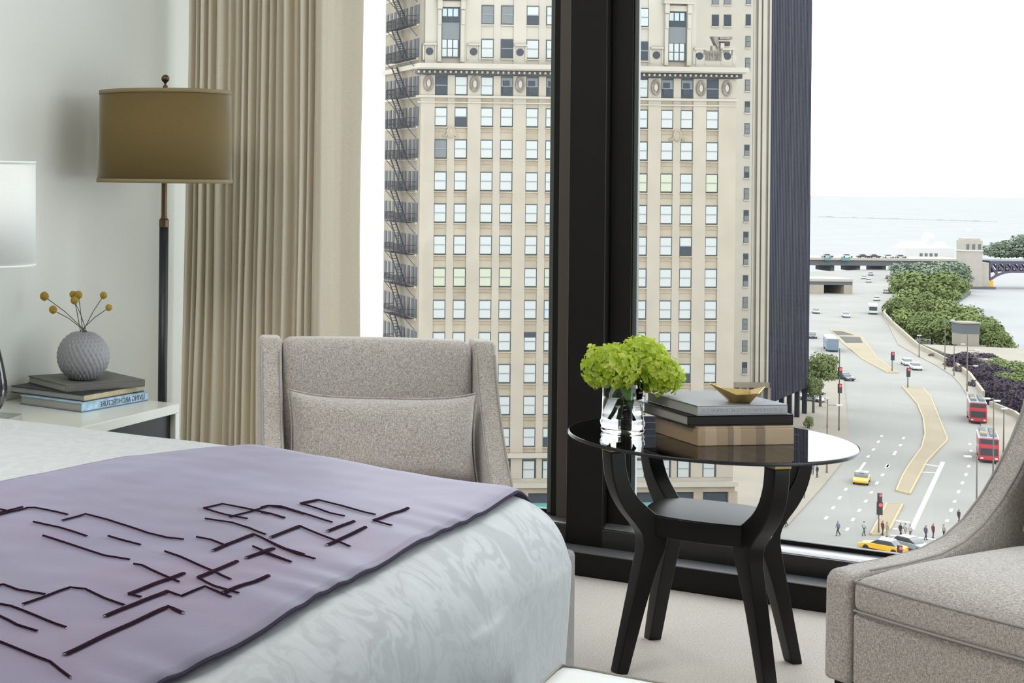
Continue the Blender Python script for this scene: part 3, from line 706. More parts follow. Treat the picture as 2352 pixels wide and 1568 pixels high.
# ------------------------------------------------------------------ armchairs
def arm_profile():
    crv = [(0.374, 0.848), (0.358, 0.812), (0.333, 0.742), (0.280, 0.662), (0.220, 0.590), (0.155, 0.527), (0.080, 0.472), (0.0, 0.435), (-0.09, 0.414), (-0.22, 0.405), (-0.36, 0.402), (-0.425, 0.400)]
    return crv, [(0.455, 0.135), (0.445, 0.45), (0.465, 0.80), (0.468, 0.848)] + crv + [(-0.447, 0.382), (-0.450, 0.135)]
def armchair(label):
    r = empty('armchair', (0, 0, 0), 0, label, 'armchair', 'tweed armchairs by the window')
    W, tk = 0.352, 0.068
    crv, prof = arm_profile()
    for sgn in (-1, 1):
        a, b = sorted((sgn * W, sgn * (W - tk)))
        am = MB().prism(prof, a, b, 'x').build('arm', M['tweed'], r, bevel=0.018, bseg=4)
        for xx in (a, b):
            ins = 0.006 if xx == a else -0.006
            MB().tube([(xx + ins, y - 0.0035, z - 0.0025) for y, z in crv[1:-1]], 0.0026, 8).build('piping', M['piping'], am, smooth=True)
    wi = W - tk - 0.002
    def recl(p): return Vector((p.x, p.y + (p.z - 0.35) * 0.05 - 0.012 * (1 - (p.x / wi) ** 2) * max(0, math.sin((p.z - 0.35) / 0.5 * PI)), p.z + 0.004 * (1 - (p.x / wi) ** 2)))
    rounded_box(-wi, wi, 0.335, 0.435, 0.30, 0.846, 0.030, (24, 8, 24), recl).build('backrest', M['tweed'], r, smooth=True)
    def crown(p):
        k = (1 - (p.x / wi) ** 4) * (1 - min(1, abs((p.y + 0.06) / 0.39)) ** 4) if p.z > 0.35 else 0
        bow = -0.014 * (1 - (p.x / wi) ** 2) if p.y < -0.3 else 0
        return Vector((p.x, p.y + bow, p.z + 0.056 * max(0, k)))
    sc = rounded_box(-wi, wi, -0.447, 0.33, 0.312, 0.392, 0.022, (28, 28, 6), crown).build('seat_cushion', M['tweed'], r, smooth=True, sub=1)
    for zz in (0.388, 0.318):
        MB().tube([(-wi + 0.008, -0.30, zz), (-wi + 0.006, -0.425, zz)] + [(wi * q, -0.446 - 0.014 * (1 - q * q), zz) for q in [-0.96 + 1.92 * i / 12 for i in range(13)]] + [(wi - 0.006, -0.425, zz)], 0.0028, 8).build('piping', M['piping'], sc, smooth=True)
    MB().box(-wi, wi, -0.440, 0.42, 0.135, 0.310).build('seat_base', M['tweed'], r, bevel=0.012, bseg=3)
    for sx in (-0.31, 0.31):
        for sy in (-0.41, 0.41):
            MB().prism([(-0.022, -0.022), (0.022, -0.022), (0.022, 0.022), (-0.022, 0.022)], 0, 0.137, 'z').build('leg', M['darkwood'], r, loc=(sx, sy, 0))
    return r
ch1 = armchair('grey tweed armchair behind the bed, facing it with a long pillow on the seat')
c1 = cw(0.912, 4.30, 0)
def rz_facing(cx_, cz_):                      # local -y turned to a direction given in the building frame
    d = Vector((cx_ * CS - cz_ * SN, cx_ * SN + cz_ * CS)); return math.atan2(d.x, -d.y)
ch1.location = (c1.x, c1.y, 0); ch1.rotation_euler.z = rz_facing(-math.sin(A(5)), -math.cos(A(5)))
c2 = Vector((2.397 + 0.352 * 0.872 + 0.45 * 0.489, 4.16 - 0.352 * 0.489 + 0.45 * 0.872, 0)); rz2 = math.atan2(-0.489, 0.872)
ch2 = dup(ch1, c2, rz2, 'grey tweed armchair right of the glass table, its seat nearest the camera')
def pillow(label, W, H, T, loc, rz, tilt):
    r = empty('lumbar_pillow', loc, rz, label, 'pillow', 'tweed lumbar pillows')
    mb = MB(); nu, nv = 32, 20; ids = {}
    for side in (-1, 1):
        for j in range(nv + 1):
            for i in range(nu + 1):
                u, v = -1 + 2 * i / nu, -1 + 2 * j / nv
                eb = i in (0, nu) or j in (0, nv)
                if eb and (0, i, j) in ids: ids[(side, i, j)] = ids[(0, i, j)]; continue
                x = W / 2 * u * (1 - 0.045 * (1 - v * v)); z = H / 2 * v * (1 - 0.16 * (1 - u ** 4))
                y = side * T / 2 * (max(0, (1 - u ** 4) * (1 - v ** 4))) ** 0.5 + 0.006 * noise.noise(Vector((u * 2.5, v * 2, side)))
                ids[(side, i, j)] = len(mb.v)
                if eb: ids[(0, i, j)] = len(mb.v)
                mb.v.append((x, y, z))
    for side in (-1, 1):
        for j in range(nv):
            for i in range(nu):
                mb.f.append((ids[(side, i, j)], ids[(side, i + 1, j)], ids[(side, i + 1, j + 1)], ids[(side, i, j + 1)])); mb.mi.append(0)
    o = mb.build('pillow_cover', M['tweed'], r, smooth=True, sub=1); o.rotation_euler.x = tilt
    rim = [mb.v[ids[(0, i, 0)]] for i in range(nu + 1)] + [mb.v[ids[(0, nu, j)]] for j in range(1, nv + 1)] + [mb.v[ids[(0, i, nv)]] for i in range(nu - 1, -1, -1)] + [mb.v[ids[(0, 0, j)]] for j in range(nv - 1, -1, -1)]
    MB().tube(rim, 0.002, 8).build('seam', M['tweed'], o, smooth=True)
    return r
def loc_in(root, x, y, z):
    return root.location + Matrix.Rotation(root.rotation_euler.z, 3, 'Z') @ Vector((x, y, z))
pillow('long tweed pillow leaning on the armchair behind the bed', 0.548, 0.275, 0.13, loc_in(ch1, 0.0, 0.215, 0.578), ch1.rotation_euler.z, -0.12)
pillow('tweed pillow partly cut by the photo edge on the armchair right of the table', 0.525, 0.265, 0.13, loc_in(ch2, 0.0, 0.215, 0.578), rz2, -0.12)
# ------------------------------------------------------------------ side table
TX, TY, TZ = 2.062, 4.529, 0.632
tb = empty('side_table', (TX, TY, 0), 0, 'round smoked-glass side table on four curved black legs', 'table')
MB().lathe([(0.362, TZ - 0.010), (0.369, TZ - 0.0075), (0.369, TZ - 0.0025), (0.366, TZ)], 128).build('glass_top', M['smoked'], tb)
MB().lathe([(0.3688, TZ - 0.0095), (0.3700, TZ - 0.008), (0.3700, TZ - 0.002), (0.3688, TZ - 0.0005)], 128, cap=False).build('glass_edge', M['leather'], tb, smooth=True)
path = [(0.266, 0.0, 0.032), (0.246, 0.08, 0.036), (0.216, 0.20, 0.043), (0.188, 0.30, 0.054), (0.174, 0.350, 0.068), (0.178, 0.388, 0.074), (0.206, 0.420, 0.060), (0.240, 0.455, 0.052), (0.266, 0.495, 0.048), (0.281, 0.540, 0.045), (0.287, 0.580, 0.044), (0.288, 0.604, 0.044)]
def leg_mesh():
    # smooth the path
    pts = []
    for i in range(len(path) - 1):
        p0, p1, p2, p3 = path[max(i - 1, 0)], path[i], path[i + 1], path[min(i + 2, len(path) - 1)]
        for q in range(4):
            t = q / 4
            pts.append(tuple(0.5 * ((2 * b) + (c - a) * t + (2 * a - 5 * b + 4 * c - d) * t * t + (-a + 3 * b - 3 * c + d) * t ** 3) for a, b, c, d in zip(p0, p1, p2, p3)))
    pts.append(path[-1]); mb = MB(); vs = []
    for i, (r, z, th) in enumerate(pts):
        a, b = pts[max(i - 1, 0)], pts[min(i + 1, len(pts) - 1)]
        tr_, tz_ = b[0] - a[0], b[1] - a[1]; L = math.hypot(tr_, tz_); nr_, nz2 = tz_ / L, -tr_ / L
        if i == 0 or i == len(pts) - 1: nr_, nz2 = 1, 0
        w = 0.019 + 0.004 * min(1, z / 0.4)
        for sr, st_ in ((-1, -1), (1, -1), (1, 1), (-1, 1)):
            vs.append((r + nr_ * th / 2 * sr, w * st_, z + nz2 * th / 2 * sr))
    n = len(pts)
    fs = [(4 * i + j, 4 * i + (j + 1) % 4, 4 * i + 4 + (j + 1) % 4, 4 * i + 4 + j) for i in range(n - 1) for j in range(4)] + [(3, 2, 1, 0), (4 * n - 4, 4 * n - 3, 4 * n - 2, 4 * n - 1)]
    return mb.add(vs, fs)
for q in range(4):
    lg = leg_mesh().build('leg', M['darkwood'], tb, bevel=0.004, bseg=2, rz=PI / 4 + q * PI / 2)
    MB().box(0.264, 0.312, -0.0245, 0.0245, 0.603, TZ - 0.0101).build('cap', M['brass'], lg, bevel=0.002)
sq = []
for q in range(4):
    for i in range(9):
        a = q * PI / 2 + (i / 9) * PI / 2 + PI / 4
        t = abs(i / 9 - 0.5) * 2; rr_ = 0.158 + 0.030 * t ** 2
        sq.append((math.cos(a) * rr_, math.sin(a) * rr_))
MB().prism(sq, 0.372, 0.430, 'z').build('shelf', M['darkwood'], tb, bevel=0.005)
# books and box on the table
g2 = 'stack on the glass table'
ca, sa = math.cos(A(42)), math.sin(A(42))
bxo = (2.065, 4.363, TZ)
bx_ = empty('box', bxo, A(42), 'tan box with vertical stripes under the books on the glass table', 'box', g2)
MB().box(0, 0.278, 0, 0.215, 0, 0.044).build('box_body', M['oak'], bx_, bevel=0.002)
MB().box(0.003, 0.275, 0.003, 0.212, 0.044, 0.050).build('lid', M['oak'], bx_, bevel=0.001)
book('book', 'dark brown book in the middle of the stack on the glass table', 'book', (2.040, 4.362, TZ + 0.050), A(41), 0.302, 0.245, 0.029, M['brownbook'], M['pages'], g2, board=0.0035)
sb = book('book', 'silver-grey book on top of the glass table stack, under the gold dish', 'book', (2.062, 4.372, TZ + 0.079), A(42.5), 0.262, 0.262, 0.0275, M['silverbook'], M['pages'], g2)
me = text_mesh('X OCCLTYOGLPETCTSOX MCTCTVROYOL X', 0.014, mirror=True); me.materials.append(M['silverink'])
xs = [v.co.x for v in me.vertices]; me.transform(Matrix.Translation((-(max(xs) + min(xs)) / 2, 0, 0))); me.transform(Matrix.Diagonal((0.235 / (max(xs) - min(xs)), 1.0, 1, 1)))
o = bpy.data.objects.new('lettering', me); COL.objects.link(o); o.parent = [c for c in KIDS(sb) if c.name.startswith('cover')][0]
o.location = (0.131, -0.0006, 0.0135); o.rotation_euler = (PI / 2, 0, 0)
# gold folded dish
d0 = at_z(1697, 923, TZ + 0.1070)
gd = MB()
vs = [(-0.022, -0.018, 0), (0.022, -0.018, 0), (0.024, 0.018, 0), (-0.020, 0.018, 0)]
rim = [(-0.078, 0.006, 0.050), (-0.028, -0.050, 0.026), (0.030, -0.052, 0.030), (0.066, -0.008, 0.042), (0.052, 0.045, 0.026), (-0.025, 0.052, 0.030)]
gd.add(vs + rim, [(0, 1, 2, 3), (0, 4, 5), (0, 5, 6, 1), (1, 6, 7), (1, 7, 2), (2, 7, 8), (2, 8, 9, 3), (3, 9, 4), (3, 4, 0)])
o = gd.build('dish', M['gold'], None, solid=0.0022, loc=(d0.x, d0.y, TZ + 0.1078), rz=YAW)
tag(o, 'small folded gold dish with upturned points on the silver-grey book', 'dish')
# glass vase and hydrangeas
VX, VY = 1.845, 4.469
k = NT('crystal'); k.b.inputs['Transmission Weight'].default_value = 1.0; k.b.inputs['Roughness'].default_value = 0.0; k.b.inputs['IOR'].default_value = 1.36
k.b.inputs['Base Color'].default_value = (0.97, 0.985, 0.98, 1); M['crystal'] = k.m
k = NT('vase_water'); k.b.inputs['Transmission Weight'].default_value = 1.0; k.b.inputs['Roughness'].default_value = 0.0; k.b.inputs['IOR'].default_value = 1.33
k.b.inputs['Base Color'].default_value = (0.98, 0.99, 0.985, 1); M['vwater'] = k.m
vz = empty('vase', (VX, VY, TZ), 0, 'clear glass vase of water with ringed base on the glass table', 'vase')
outer = [(0.050, 0.0005), (0.056, 0.003), (0.058, 0.010), (0.0555, 0.016), (0.0585, 0.022), (0.0595, 0.030), (0.0565, 0.037), (0.0555, 0.045), (0.0545, 0.060), (0.0535, 0.100), (0.054, 0.138)]
inner = [(0.0515, 0.138), (0.0505, 0.10), (0.0505, 0.06), (0.048, 0.035), (0.036, 0.024), (0.002, 0.022)]
lv = 0.096
MB().lathe(outer[:9] + [(0.0536, lv), (0.002, lv)], 64).build('water', M['crystal'], vz, smooth=True)
MB().lathe([(0.0537, lv + 0.0006), (0.0535, 0.110), (0.054, 0.138), (0.0535, 0.1395), (0.052, 0.138), (0.0515, 0.110), (0.0517, lv + 0.0006)], 64, cap=False).build('rim', M['vaseglass'], vz, smooth=True)
def hydrangea(label, c, rad, seed, foot, leaf):
    rr = random.Random(seed)
    t = empty('hydrangea', c, 0, label, 'flower', 'lime hydrangeas in the glass vase')
    mb = MB(); N = 250
    for q in range(N):
        zq = 1 - 2 * (q + 0.5) / N
        if zq < -0.80: continue
        ph = q * 2.399963; rq = math.sqrt(1 - zq * zq)
        n = Vector((rq * math.cos(ph), rq * math.sin(ph), zq))
        lump = 0.88 + 0.15 * noise.noise(n * 2.3 + Vector((seed, 0, 0))) + rr.uniform(-0.13, 0.07)
        p = n * rad * lump; p.z *= 0.88
        nn = (n + Vector((rr.uniform(-.4, .4), rr.uniform(-.4, .4), rr.uniform(-.3, .4)))).normalized()
        ax = nn.cross(Vector((rr.uniform(-1, 1), rr.uniform(-1, 1), rr.uniform(-1, 1)))).normalized(); ay = nn.cross(ax)
        s = rr.uniform(0.009, 0.0150)
        for w in range(4):
            a = w * PI / 2 + rr.uniform(-.15, .15); e = ax * math.cos(a) + ay * math.sin(a); f = -ax * math.sin(a) + ay * math.cos(a)
            lift = rr.uniform(0.1, 0.85)
            v0 = p; v1 = p + e * s * 0.55 + f * s * 0.5 + nn * s * lift * 0.6; v2 = p + e * s + nn * s * lift * 0.7; v3 = p + e * s * 0.55 - f * s * 0.5 + nn * s * lift * 0.6; vm = p + e * s * 0.6 + nn * s * lift * 0.25
            mb.add([tuple(x) for x in (v0, v1, v2, v3, vm)], [(0, 1, 4), (1, 2, 4), (2, 3, 4), (3, 0, 4)])
    mb.build('flower_head', M['petal'], t)
    core = MB(); bm = bmesh.new(); bmesh.ops.create_icosphere(bm, subdivisions=2, radius=rad * 0.66)
    core.add([(v.co.x, v.co.y, v.co.z * 0.85) for v in bm.verts], [tuple(x.index for x in f.verts) for f in bm.faces]); bm.free()
    core.build('flower_core', M['leafg'], t, smooth=True)
    ft = Vector(foot) - c; neck = Vector((VX + (foot[0] - VX) * -0.5, VY + (foot[1] - VY) * -0.5, TZ + 0.125)) - c
    MB().tube([(0, 0, -rad * 0.5), tuple(neck * 0.55 + Vector((0, 0, -rad * 0.2))), tuple(neck), tuple(ft)], 0.0042, 10).build('stem', M['stem'], t, smooth=True)
    if leaf:
        lf = MB(); b0 = neck + Vector((0, 0, 0.01)); d = Vector(leaf)
        sd = d.cross(Vector((0, 0, 1))).normalized()
        cols_ = []
        for i in range(7):
            u = i / 6; wv = 0.018 * math.sin(PI * min(1, u * 0.97 + 0.02)); p = b0 + d * u + Vector((0, 0, 0.012 * math.sin(PI * u) - 0.02 * u * u))
            cols_ += [p - sd * wv, p - Vector((0, 0, 0.003)), p + sd * wv]
        lf.add([tuple(x) for x in cols_], [(3 * i + j, 3 * i + j + 1, 3 * i + j + 4, 3 * i + j + 3) for i in range(6) for j in range(2)])
        lf.build('leaf', M['leafg'], t, smooth=True)
hydrangea('lime green hydrangea head leaning left over the clear vase', at_d(1402, 846, 4.30), 0.082, 1, (VX + 0.024, VY + 0.004, TZ + 0.034), (-0.03, -0.02, -0.055))
hydrangea('tallest lime green hydrangea head in the middle of the bunch', at_d(1470, 829, 4.37), 0.078, 2, (VX - 0.026, VY - 0.01, TZ + 0.034), None)
hydrangea('lime green hydrangea head drooping right towards the books', at_d(1511, 863, 4.31), 0.068, 3, (VX - 0.012, VY + 0.022, TZ + 0.034), (0.025, -0.02, -0.05))
# ================================================================== THE CITY OUTSIDE
def uv(px, py):
    dx, dy = px - PX0, py - PY0
    c, s = math.cos(ROLL), math.sin(ROLL)
    return (dx * c + dy * s) / F_PX, (-dx * s + dy * c) / F_PX
class Frame:
    """a vertical plane in the city: origin (X, Z) in the building frame, direction beta"""
    def __init__(s, px, Z, beta):
        u, _ = uv(px, 340); s.P = Vector((u * Z, Z)); s.e = Vector((math.cos(beta), math.sin(beta))); s.n = Vector((-math.sin(beta), math.cos(beta)))
        s.loc = cw(s.P.x, s.P.y, GZ); s.rz = YAW + beta
    def xz(s, px, py):
        u, v = uv(px, py); d = Vector((u, 1)); t = s.n.dot(s.P) / s.n.dot(d)
        return s.e.dot(d * t - s.P), CAMZ - v * t - GZ
    def x(s, px, py=341): return s.xz(px, py)[0]
    def z(s, py, px=1012): return s.xz(px, py)[1]
FB = Frame(965, 178.0, math.radians(4.6))
OB = empty('office_tower', FB.loc, FB.rz, 'tall cream limestone office tower with paired sash windows and a dentil cornice', 'building')
WW, WH = 1.50, 2.18
def wmesh(st):
    mb = MB(); w, h = WW / 2, WH / 2
    up, lo = {'b': (1, 1), 'y': (2, 2), 'u': (3, 3), 'd': (4, 4), 's': (5, 5), 'h': (1, 4), 't': (4, 1), 'm': (5, 4), 'v': (1, 3)}[st]
    mb.box(-w, w, 0.10, 0.30, -h, h, 0)                                     # frame block; its wider dark top doubles as painted reveal shadow
    mb.box(-w + 0.09, w - 0.12, 0.05, 0.12, 0.03, h - 0.14, up)            # upper sash
    mb.box(-w + 0.09, w - 0.12, 0.07, 0.12, -h + 0.09, -0.03, lo)
    mb.box(-w + 0.06, w - 0.09, 0.03, 0.08, -0.05, 0.05, 6)
    if st == 't': mb.box(-w + 0.09, w - 0.12, 0.045, 0.1, 0.05, 0.45, 1)
    if st == 'm': mb.box(-w + 0.25, w - 0.45, 0.02, 0.05, -h + 0.35, h - 0.45, 4); mb.box(-w + 0.25, w - 0.45, 0.01, 0.04, -0.08, 0.0, 6)
    return mb
WMATS = [M['wframe'], M['blind'], M['blind_y'], M['blind_b'], M['wdark'], M['wslat'], M['wmid']]
WPROTO = {}
def put_window(st, x, z, parent, y=0.0):
    if st not in WPROTO:
        o = wmesh(st).build('window', WMATS, parent); WPROTO[st] = o
    else:
        o = WPROTO[st].copy(); COL.objects.link(o); o.parent = parent
    o.location = (x, y, z); o.rotation_euler = (0, 0, 0); return o
colp = [1012.5, 1058.5, 1118, 1163.5, 1222, 1267.5, 1327, 1372.5, 1430, 1474, 1532, 1577.5, 1636]
hidden = {6, 7, 8}
cx_ = [FB.x(c) for c in colp]
rowp = [267, 341, 415, 488.5, 562, 636, 710, 784, 857.5, 931, 1004.5]
rz_ = [FB.z(r) for r in rowp]
state = {(1, 0): 'h', (0, 1): 's', (9, 2): 'y', (10, 2): 'y', (12, 2): 'y', (4, 7): 't', (11, 4): 'h', (11, 8): 'h', (5, 10): 'h', (2, 7): 'v', (5, 6): 'v'}
for c in (0, 1, 2, 3, 5): state[(c, 5)] = 'y'
xe, xe2 = FB.x(1690), FB.x(1600, 60)
zc0, zc1, zc2 = FB.z(221), FB.z(172), FB.z(146)
zlo, zbase, ztop = FB.z(1041), FB.z(1116), FB.z(-70)
wall = MB()
side_d = 14.2
wall.box(0, xe2, 0.34, side_d, 0, ztop); wall.box(xe2, xe, 0.34, side_d, 0, FB.z(122))
def complement(cs, x0, x1, hw):
    out = []; a = x0
    for c in cs: out.append((a, c - hw)); a = c + hw
    out.append((a, x1)); return out
hw = WW / 2
for a, b in complement(cx_, 0, xe, hw): wall.box(a, b, 0.0 if b - a > 1.5 else 0.07, 0.34, zlo, zc0)
for a, b in complement(cx_, 0, xe, hw): wall.box(a, b, 0.02, 0.34, zc0, zc1)
wall.box(0, xe, 0.0, 0.34, zbase, FB.z(1100))
for a, b in complement(cx_, 0, xe, hw + 0.1): wall.box(a, b, -0.05, 0.34, FB.z(1100), zlo)
wobj = wall.build('wall', M['stone'], OB)
for ci, c in enumerate(cx_):                       # one continuous bay of spandrels and sills per window column
    pr = [(0.34, zlo), (0.14, zlo)]
    for i in range(len(rz_) - 1, -1, -1):
        z1 = rz_[i] - WH / 2
        pr += [(0.14, z1 - 0.70), (0.05, z1 - 0.66), (0.05, z1 - 0.58), (0.14, z1 - 0.54)] if i < 99 else []
        pr += [(0.14, z1 - 0.26), (-0.04, z1 - 0.22), (-0.04, z1 - 0.08), (0.33, z1 - 0.06), (0.33, rz_[i] + WH / 2), (0.14, rz_[i] + WH / 2)]
    pr += [(0.14, zc0), (0.34, zc0)]
    MB().prism(pr, c - hw, c + hw, 'x').build('spandrel_bay', M['stone_spandrel'], OB)
rest = []
for ri in range(len(rz_)):
    for ci in range(len(cx_)):
        if ci in hidden or (ri >= 8 and ci in (9, 10)): rest.append((cx_[ci], rz_[ri])); continue
        if ri >= 7 and ci <= 1: rest.append((cx_[ci], rz_[ri])); continue
        put_window(state.get((ci, ri), 'b'), cx_[ci], rz_[ri], OB)
zr = FB.z(195.5)
cs_ = {0: 'd', 1: 'b', 2: 'b', 3: 'm', 4: 'm', 5: 'm', 9: 'b', 10: 'm', 11: 'm', 12: 'd'}
for ci, c in enumerate(cx_):
    if ci in hidden: rest.append((c, zr)); continue
    put_window(cs_[ci], c, zr, OB)
# upper storeys
zu = [FB.z(112, 1200), FB.z(34.5, 1200), FB.z(-43, 1200)]
ucols = [cx_[i] for i in (2, 3, 4, 5, 6, 7, 8, 9)]
bayw = 2.16
bays = [FB.x(1035.5, 80), FB.x(1556, 90)]
ust = {(0, 0): 'b', (1, 0): 'd', (2, 0): 'b', (3, 0): 'b', (7, 0): 'd', (0, 1): 's', (1, 1): 's', (2, 1): 'h', (3, 1): 'b', (7, 1): 'b'}
up = MB()
up.box(0.5, bays[0] - bayw / 2 - 0.1, 0.10, 0.34, zc2, ztop); up.box(bays[0] + bayw / 2 + 0.1, ucols[0] - hw, 0.1, 0.34, zc2, ztop)
for a, b in complement(ucols, ucols[0] - hw, bays[1] - bayw / 2 - 0.1, hw)[1:]: up.box(a, b, 0.10 if b - a > 1.5 else 0.16, 0.34, zc2, ztop)
up.box(bays[1] + bayw / 2 + 0.1, xe2, 0.1, 0.34, zc2, ztop)
for c in ucols:
    zz = [zc2] + [v for z in sorted(zu) for v in (z - WH / 2, z + WH / 2)] + [ztop]
    for a, b in zip(zz[0::2], zz[1::2]):
        if b > a: up.box(c - hw, c + hw, 0.2, 0.34, a, b); up.box(c - hw, c + hw, 0.02, 0.3, b - 0.2, b - 0.05)
up.prism([(xe2, 0.1), (xe2 + 1.6, 6.5), (xe2 + 1.6, 9), (xe2 - 0.1, 9), (xe2 - 0.1, 0.34)], FB.z(122), ztop, 'z')
up.build('upper_wall', M['stone_pale'], OB)
for ri, z in enumerate(zu):
    for ci, c in enumerate(ucols):
        if ci in (4, 5, 6) or ri == 2: rest.append((c, z)); continue
        put_window(ust[(ci, ri)], c, z, OB)
for bi, (bx0, pxc, y0, y1, y2, y3) in enumerate([(bays[0], 1035, 132, 90, 52, 17), (bays[1], 1556, 141, 99, 62, 27)]):
    z0, z1, z2, z3 = [FB.z(q, pxc) for q in (y0, y1, y2, y3)]
    h = bayw / 2; m = MB()
    m.box(bx0 - h, bx0 + h, 0.10, 0.34, z0, z3, 0)
    m.box(bx0 - h + 0.06, bx0 + h - 0.06, 0.05, 0.12, z1, z2, 5)
    for q in range(3):
        a = bx0 - h + 0.10 + q * (bayw - 0.2) / 3; b = a + (bayw - 0.2) / 3 - 0.14
        m.box(a, b, 0.05, 0.12, z0 + 0.12, (z0 + z1) / 2 - 0.05, 1); m.box(a, b, 0.05, 0.12, (z0 + z1) / 2 + 0.05, z1 - 0.05, 1)
        m.box(a, b, 0.05, 0.12, z2 + (z3 - z2) * 0.42, z3 - 0.15, 3); m.box(a, b, 0.05, 0.12, z2 + 0.1, z2 + (z3 - z2) * 0.36, 4)
    m.build('tall_window', WMATS, OB)
    s = MB()
    for sg in (-1, 1):
        xc = bx0 + sg * (h + 0.28); s.box(xc - 0.22, xc + 0.22, -0.12, 0.34, z0 - 0.5, z3 + 0.4); s.box(xc - 0.26, xc + 0.26, -0.3, 0.34, z3 - 0.2, z3 + 0.9)
        s.box(xc - 0.2, xc + 0.2, -0.22, 0.34, z2 - 0.2, z3 - 0.3)
    s.box(bx0 - h - 0.5, bx0 + h + 0.5, -0.05, 0.34, z3 + 0.05, z3 + 0.7); s.box(bx0 - h - 0.75, bx0 + h + 0.75, -0.45, 0.34, z3 + 0.9, z3 + 1.15)
    arc = [(bx0 + (h + 0.7) * math.cos(a), z3 + 1.15 + 0.9 * math.sin(a)) for a in [PI * q / 14 for q in range(15)]]
    s.prism(arc, -0.35, 0.34, 'y'); s.build('window_surround', M['stone_pale'], OB)
# cornices and ledges
co = MB()
co.box(-0.45, xe + 1.0, -1.0, 1.0, FB.z(157), zc2); co.box(-0.35, xe + 0.75, -0.75, 1.0, FB.z(160), FB.z(157))
co.box(-0.45, 0.5, 1.0, side_d, FB.z(157), zc2)
co.box(-0.15, xe + 0.15, -0.18, 0.5, zc0 - 0.15, zc0 + 0.12); co.box(-0.2, xe + 0.2, -0.10, 0.5, FB.z(236), FB.z(233))
co.box(-0.2, 0.3, 0.3, side_d, zc0 - 0.15, zc0 + 0.12)
co.box(-0.2, xe + 0.2, -0.3, 0.5, zlo - 0.55, zlo); co.box(-0.3, xe + 0.4, -0.55, 0.5, FB.z(1120), FB.z(1109))
co.build('cornice', M['stone_pale'], OB)
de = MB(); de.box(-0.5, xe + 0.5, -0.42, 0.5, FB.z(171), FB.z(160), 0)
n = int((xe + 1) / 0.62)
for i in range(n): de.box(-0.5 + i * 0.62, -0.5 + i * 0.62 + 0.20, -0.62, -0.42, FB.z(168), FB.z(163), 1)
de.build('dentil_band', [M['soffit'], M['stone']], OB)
MB().box(FB.x(1600, 100), xe, 0.05, 0.9, zc2, FB.z(116)).build('parapet', M['stone_pale'], OB)
def oculus(px, py):
    x, z = FB.xz(px, py); m = MB(); seg = 20
    m.prism([(x + 0.42 * math.cos(2 * PI * q / seg), z + 0.42 * math.sin(2 * PI * q / seg)) for q in range(seg)], -0.02, 0.3, 'y', 0)
    m.box(x - 0.75, x + 0.75, -0.25, 0.3, z + 0.72, z + 0.9, 1); m.box(x - 0.8, x - 0.6, 0.02, 0.3, z - 1.0, z + 0.7, 1); m.box(x + 0.6, x + 0.8, 0.02, 0.3, z - 1.0, z + 0.7, 1)
    m.build('oculus', [M['wdark'], M['stone_pale']], OB)
for p in ((987, 117.5), (1088.5, 118.5), (1195, 120), (1508.5, 126.5), (1607.5, 128.5), (1671.5, 129)): oculus(*p)
def medallion(px, py):
    x, z = FB.xz(px, py); m = MB(); seg = 18
    ring = [(x + 0.46 * math.cos(2 * PI * q / seg), -0.08, z + 0.78 * math.sin(2 * PI * q / seg)) for q in range(seg + 1)]
    m.tube(ring, 0.15, 8, 0); m.prism([(x + 0.22 * math.cos(2 * PI * q / seg), z + 0.40 * math.sin(2 * PI * q / seg)) for q in range(seg)], -0.1, 0.3, 'y', 1)
    m.build('medallion', [M['ornament'], M['stone_pale']], OB)
for p in ((984, 191), (1090, 193), (1194.5, 194), (1506, 201), (1609.5, 203), (1669, 203)): medallion(*p)
for p in ((1036, 303), (1556, 311)):
    x, z = FB.xz(*p); m = MB(); seg = 16
    m.tube([(x + 0.42 * math.cos(2 * PI * q / seg), 0.0, z + 0.62 * math.sin(2 * PI * q / seg)) for q in range(seg + 1)], 0.10, 8)
    m.prism([(x + 0.34 * math.cos(2 * PI * q / seg), z + 0.54 * math.sin(2 * PI * q / seg)) for q in range(seg)], 0.0, 0.2, 'y')
    for sg in (-1, 1): m.tube([(x + sg * 0.4, 0, z - 0.2), (x + sg * 0.65, -0.02, z - 0.5), (x + sg * 0.95, 0, z - 0.45)], 0.09, 8)
    m.build('cartouche', M['stone_spandrel'], OB)
x0, z0 = FB.xz(1620, 139); x1, z1 = FB.xz(1658, 117)
m = MB().box(x0, x1, 0.0, 0.3, z0, z1)
for q in range(14): m.box(x0 + 0.08 + q * (x1 - x0) / 14.5, x0 + 0.16 + q * (x1 - x0) / 14.5, -0.06, 0.05, z0 + 0.1 + 0.25 * (q % 3), z1 - 0.1 - 0.2 * (q % 2))
m.build('relief_panel', M['ornament'], OB)
x0, z0 = FB.xz(1636, 112); x1, z1 = FB.xz(1681, 84)
m = MB(); wd, hh = x1 - x0, z1 - z0
m.prism([(x0, z1), (x0 + wd * 0.3, z1), (x0 + wd * 0.36, z0 + hh * 0.3), (x0 + wd * 0.3, z0)], 0.0, 0.7, 'y', 0)
m.prism([(x0 + wd * 0.38, z1 - 0.05), (x1, z1), (x1, z1 - 0.35), (x0 + wd * 0.38, z1 - 0.35)], -0.1, 0.8, 'y', 0)
m.box(x0 + wd * 0.4, x1 - 0.1, 0.2, 0.8, z0 + hh * 0.30, z0 + hh * 0.62, 1); m.box(x0 + wd * 0.42, x0 + wd * 0.6, -0.1, 0.6, z0, z0 + hh * 0.45, 2); m.box(x0 + 0.2, x1 - 0.1, 0.3, 0.9, z0 - 0.4, z0 + hh * 0.28, 2)
m.build('broken_pediment', [M['ornament'], M['soffit'], M['stone_pale']], OB)
